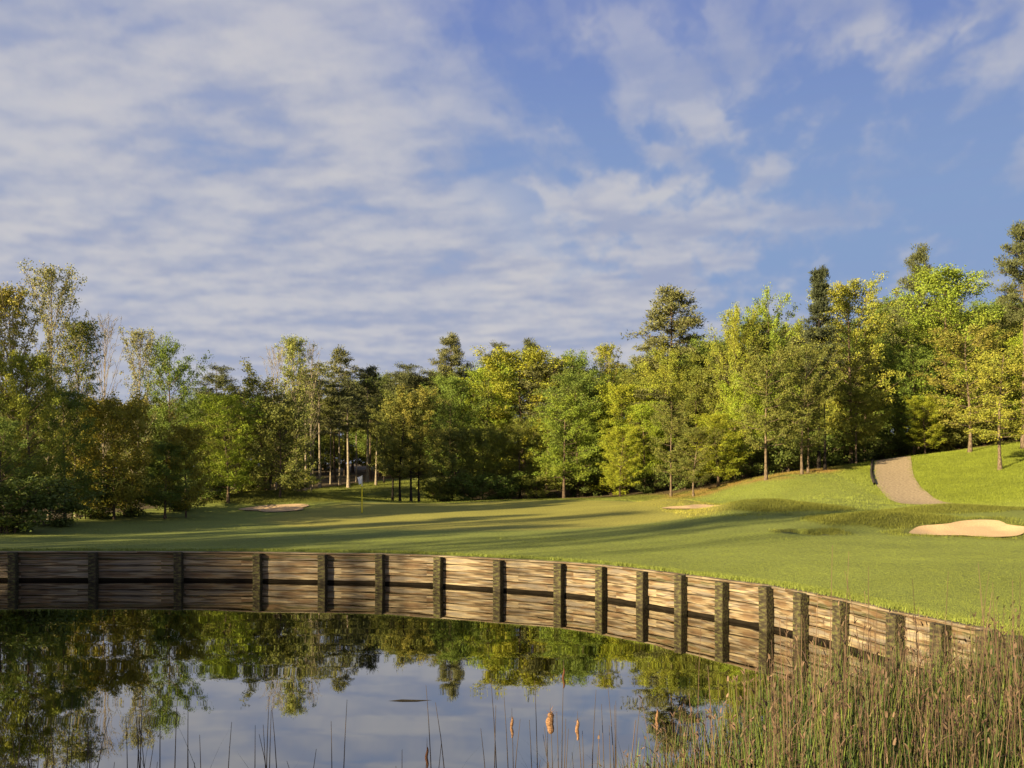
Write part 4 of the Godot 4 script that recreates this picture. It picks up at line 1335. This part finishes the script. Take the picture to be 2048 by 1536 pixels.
func build_wood() -> void:
	var barks := {"brown": bark(lin(0.05, 0.036, 0.025), lin(0.14, 0.10, 0.07), 301), "pale": bark(lin(0.14, 0.115, 0.085), lin(0.32, 0.27, 0.20), 302), "pine": bark(lin(0.065, 0.047, 0.033), lin(0.19, 0.145, 0.10), 303), "dark": bark(lin(0.012, 0.010, 0.009), lin(0.04, 0.032, 0.026), 304)}
	var of := {"pine_a": "pine", "pine_b": "pine", "tallp_a": "pale", "tallp_b": "pale", "spruce": "dark", "snag": "dark", "colm_a": "pale", "colm_b": "pale", "bare_a": "pale", "vase_a": "brown", "vase_b": "brown", "open_a": "brown", "open_b": "pine"}
	var r := RandomNumberGenerator.new()
	r.seed = 15
	var other := {"broad_a": "broad_d", "broad_b": "broad_e", "open_a": "open_c"}
	var nth := 0
	for t in TREES:
		nth += 1
		var bk: Material = barks[of.get(t[0], "brown")]
		if t[6] == "oak_tree" and t[1] > 10.0: bk = barks["pine"]
		if "four" in t[7] or "dark stem" in t[7] or "dark-stemmed" in t[7]: bk = barks["dark"]
		plant(other.get(t[0], t[0]) if nth % 2 == 0 else t[0], t[1], t[2], t[3], t[4], t[5], t[6], t[7], "tree", "trees along the edge of the wood", bk, r.randf() * TAU)
	for s in SHRUBS:
		plant(s[0], s[1], s[2], land(s[1], s[2]) + s[3], s[4], s[5], "shrub", s[6], "shrub", "shrubs at the foot of the wood", barks["brown"], r.randf() * TAU)
	# the trees west of the pond whose shadows fall across the green
	for q in SHADE:
		plant(q[0], q[1], q[2], land(q[1], q[2]) + q[3], q[4], q[5], "bank_tree", "leafy tree on the pond's western bank, past the photo's edge", "tree", "trees on the western bank", barks["brown"], r.randf() * TAU)
	# the deeper wood, which reads as one mass
	for kd in 4:
		var sp: String = ["broad_b", "broad_a", "tallp_a", "dome_b"][kd]
		var p: Dictionary = protos[sp]
		var both := ArrayMesh.new()
		both.add_surface_from_arrays(Mesh.PRIMITIVE_TRIANGLES, p.leaf.surface_get_arrays(0))
		both.add_surface_from_arrays(Mesh.PRIMITIVE_TRIANGLES, p.wood.surface_get_arrays(0))
		both.surface_set_material(0, leafmat[["olive", "mgreen", "pinel", "olive"][kd]])
		both.surface_set_material(1, barks["brown"])
		var mm := MultiMesh.new()
		mm.transform_format = MultiMesh.TRANSFORM_3D
		mm.mesh = both
		var where := []
		for q in (70 if kd < 3 else 130):
			var px := r.randf_range(-200.0, 2250.0)
			var ang := (px - 1024.0) / 1800.0
			var d := 0.0
			for z in 12:
				d = r.randf_range(54.0, 118.0)
				if d > wood_line(ang * d) + 4.0: break
			if d < wood_line(ang * d) + 4.0: continue
			var sky_line := 830.0
			if px > 620.0: sky_line = 795.0
			if px > 900.0: sky_line = 765.0
			if px > 1300.0: sky_line = 730.0
			if px > 1480.0: sky_line = 690.0
			if px > 1750.0: sky_line = 650.0
			var top := EYE + (965.0 - sky_line - r.randf_range(-60.0, 8.0)) / 1800.0 * d
			var y := land(ang * d, d) - 0.1
			if kd == 3 and px > 590.0 and px < 780.0 and d < 100.0: continue
			if kd == 3: top = y + r.randf_range(3.5, 6.5)
			if top - y < 3.0: continue
			var w := clampf((top - y) * 0.55, 4.5, 9.0)
			where.append(Transform3D(Basis(Vector3.UP, r.randf() * TAU) * Basis.from_scale(Vector3(w / p.W, (top - y) / p.H, w / p.W)), Vector3(ang * d, y, -d)))
		mm.instance_count = where.size()
		for q in where.size(): mm.set_instance_transform(q, where[q])
		var o := MultiMeshInstance3D.new()
		o.multimesh = mm
		o.name = numbered("deep_wood_" + ["olive", "green", "pine", "undergrowth"][kd])
		add_child(o)
		tag(o, ["olive broadleaf trees of the deep wood behind the front rows", "darker green trees of the deep wood behind the front rows", "pines of the deep wood behind the front rows", "brown undergrowth filling the deep wood between the trunks"][kd], "wood", "", "stuff")

var SHADE := [
	["dome_b", -29.0, 32.0, 5.0, 4.5, "green"], ["dome_a", -35.0, 31.5, 6.0, 5.0, "olive"], ["broad_c", -39.0, 30.5, 8.5, 4.5, "green"], ["tallp_b", -43.0, 28.0, 19.0, 4.5, "pine"],
	["broad_a", -47.0, 25.0, 9.5, 5.0, "mgreen"], ["tallp_a", -50.0, 20.0, 21.0, 3.8, "pine"], ["broad_c", -51.0, 16.5, 15.0, 6.5, "green"], ["tallp_b", -49.0, 12.5, 19.5, 4.0, "pine"], ["broad_b", -45.5, 8.5, 15.5, 7.0, "olive"],
	["broad_a", -43.0, 7.0, 13.5, 5.0, "mgreen"], ["colm_a", -48.0, 5.5, 19.0, 3.6, "olive"], ["tallp_a", -53.0, 9.0, 20.0, 3.6, "pine"], ["colm_a", -54.0, 2.0, 19.0, 3.4, "olive"], ["dome_b", -44.0, 1.0, 8.0, 6.0, "olive"],
	["colm_b", -42.0, 1.5, 23.0, 3.0, "olive"], ["colm_b", -52.0, -3.0, 25.0, 3.2, "olive"], ["bare_a", -46.0, -6.0, 24.0, 3.0, "olive"], ["colm_b", -55.0, 4.0, 24.0, 3.0, "olive"],
	["dome_b", -24.0, 0.5, 6.0, 5.5, "olive"], ["dome_a", -16.5, -1.0, 5.2, 5.0, "mgreen"],
]

func build_flag() -> void:
	var x := (724.0 - 1024.0) / 1800.0 * 51.0
	var o := thing("flagstick", Vector3(x, land(x, 51.0), -51.0))
	tag(o, "yellow flagstick with a small white flag on the putting green", "flagstick")
	var p := Wood.new()
	p.tube([Vector3(0, -0.1, 0), Vector3(0, 1.5, 0)], [0.036, 0.034], 8)
	put("pole", p.mesh(), matte(lin(0.75, 0.62, 0.03), 0.5), o)
	var t := Wood.new()
	t.tube([Vector3(0, 1.5, 0), Vector3(0, 2.13, 0), Vector3(0, 2.14, 0)], [0.025, 0.02, 0.002], 8)
	put("pole_top", t.mesh(), matte(lin(0.7, 0.7, 0.66), 0.5), o)
	# hanging cloth with folds
	var v := PackedVector3Array()
	var idx := PackedInt32Array()
	for j in 9:
		for i in 9:
			var u := i / 8.0
			var w := j / 8.0
			v.append(Vector3(-0.02 - u * (0.24 - 0.08 * w) , 2.10 - w * 0.42 - u * 0.10, 0.05 * sin(u * 9.0 + w * 1.5) * u))
	for j in 8:
		for i in 8:
			var k := j * 9 + i
			idx.append_array(PackedInt32Array([k, k + 1, k + 9, k + 1, k + 10, k + 9]))
	var st := SurfaceTool.new()
	st.create_from(mesh_of(v, PackedVector3Array(), PackedColorArray(), idx), 0)
	st.generate_normals()
	var cloth := matte(lin(0.75, 0.75, 0.78), 0.9)
	cloth.backlight_enabled = true
	cloth.backlight = Color(0.4, 0.4, 0.4)
	put("flag", st.commit(), cloth, o)
	var cup := CylinderMesh.new()
	cup.top_radius = 0.054
	cup.bottom_radius = 0.054
	cup.height = 0.01
	var c := put("cup", cup, matte(lin(0.02, 0.02, 0.02)), o)
	c.position.y = 0.012

func build_rocks() -> void:
	var m := matte(Color.WHITE, 0.9)
	m.albedo_texture = noise_tex(0.03, 256, [[0.25, lin(0.10, 0.095, 0.10)], [0.75, lin(0.30, 0.28, 0.28)]], 5, 41)
	m.uv1_triplanar = true
	m.uv1_scale = Vector3.ONE * 2.0
	var r := RandomNumberGenerator.new()
	r.seed = 66
	var spots := [[7.62, 13.25, 0.34, "grey rock touching the wall's last post"], [7.75, 12.9, 0.30, "grey rock just below the one at the last post"], [7.55, 12.5, 0.26, "small grey rock lowest by the water past the wall's end"], [8.05, 13.1, 0.36, "large grey rock farther along the bank past the wall's end"], [8.0, 12.55, 0.32, "grey rock between the large one and the water"], [8.4, 12.8, 0.34, "outermost grey rock on the bank past the wall's end"], [7.95, 13.5, 0.28, "grey rock half buried in grass behind the last post"]]
	for s in spots:
		var v := PackedVector3Array()
		var idx := PackedInt32Array()
		var sh := SphereMesh.new()
		sh.radial_segments = 12
		sh.rings = 7
		var arr := sh.get_mesh_arrays()
		var off := r.randf() * 100.0
		for p in arr[Mesh.ARRAY_VERTEX]:
			var q: Vector3 = p * 2.0
			var k := 1.0 + 0.42 * fine.get_noise_3d(q.x * 28.0 + off, q.y * 28.0, q.z * 28.0)
			v.append(Vector3(q.x * 1.1, q.y * 0.72, q.z) * k * float(s[2]) * 0.72)
		var st := SurfaceTool.new()
		st.create_from(mesh_of(v, PackedVector3Array(), PackedColorArray(), arr[Mesh.ARRAY_INDEX]), 0)
		st.generate_normals()
		var o := put("rock", st.commit(), m)
		o.position = Vector3(s[0], 0.32 + (s[1] - 12.5) * 0.38, -s[1])
		o.rotation.y = r.randf() * TAU
		tag(o, s[3], "rock", "rocks past the end of the wall")
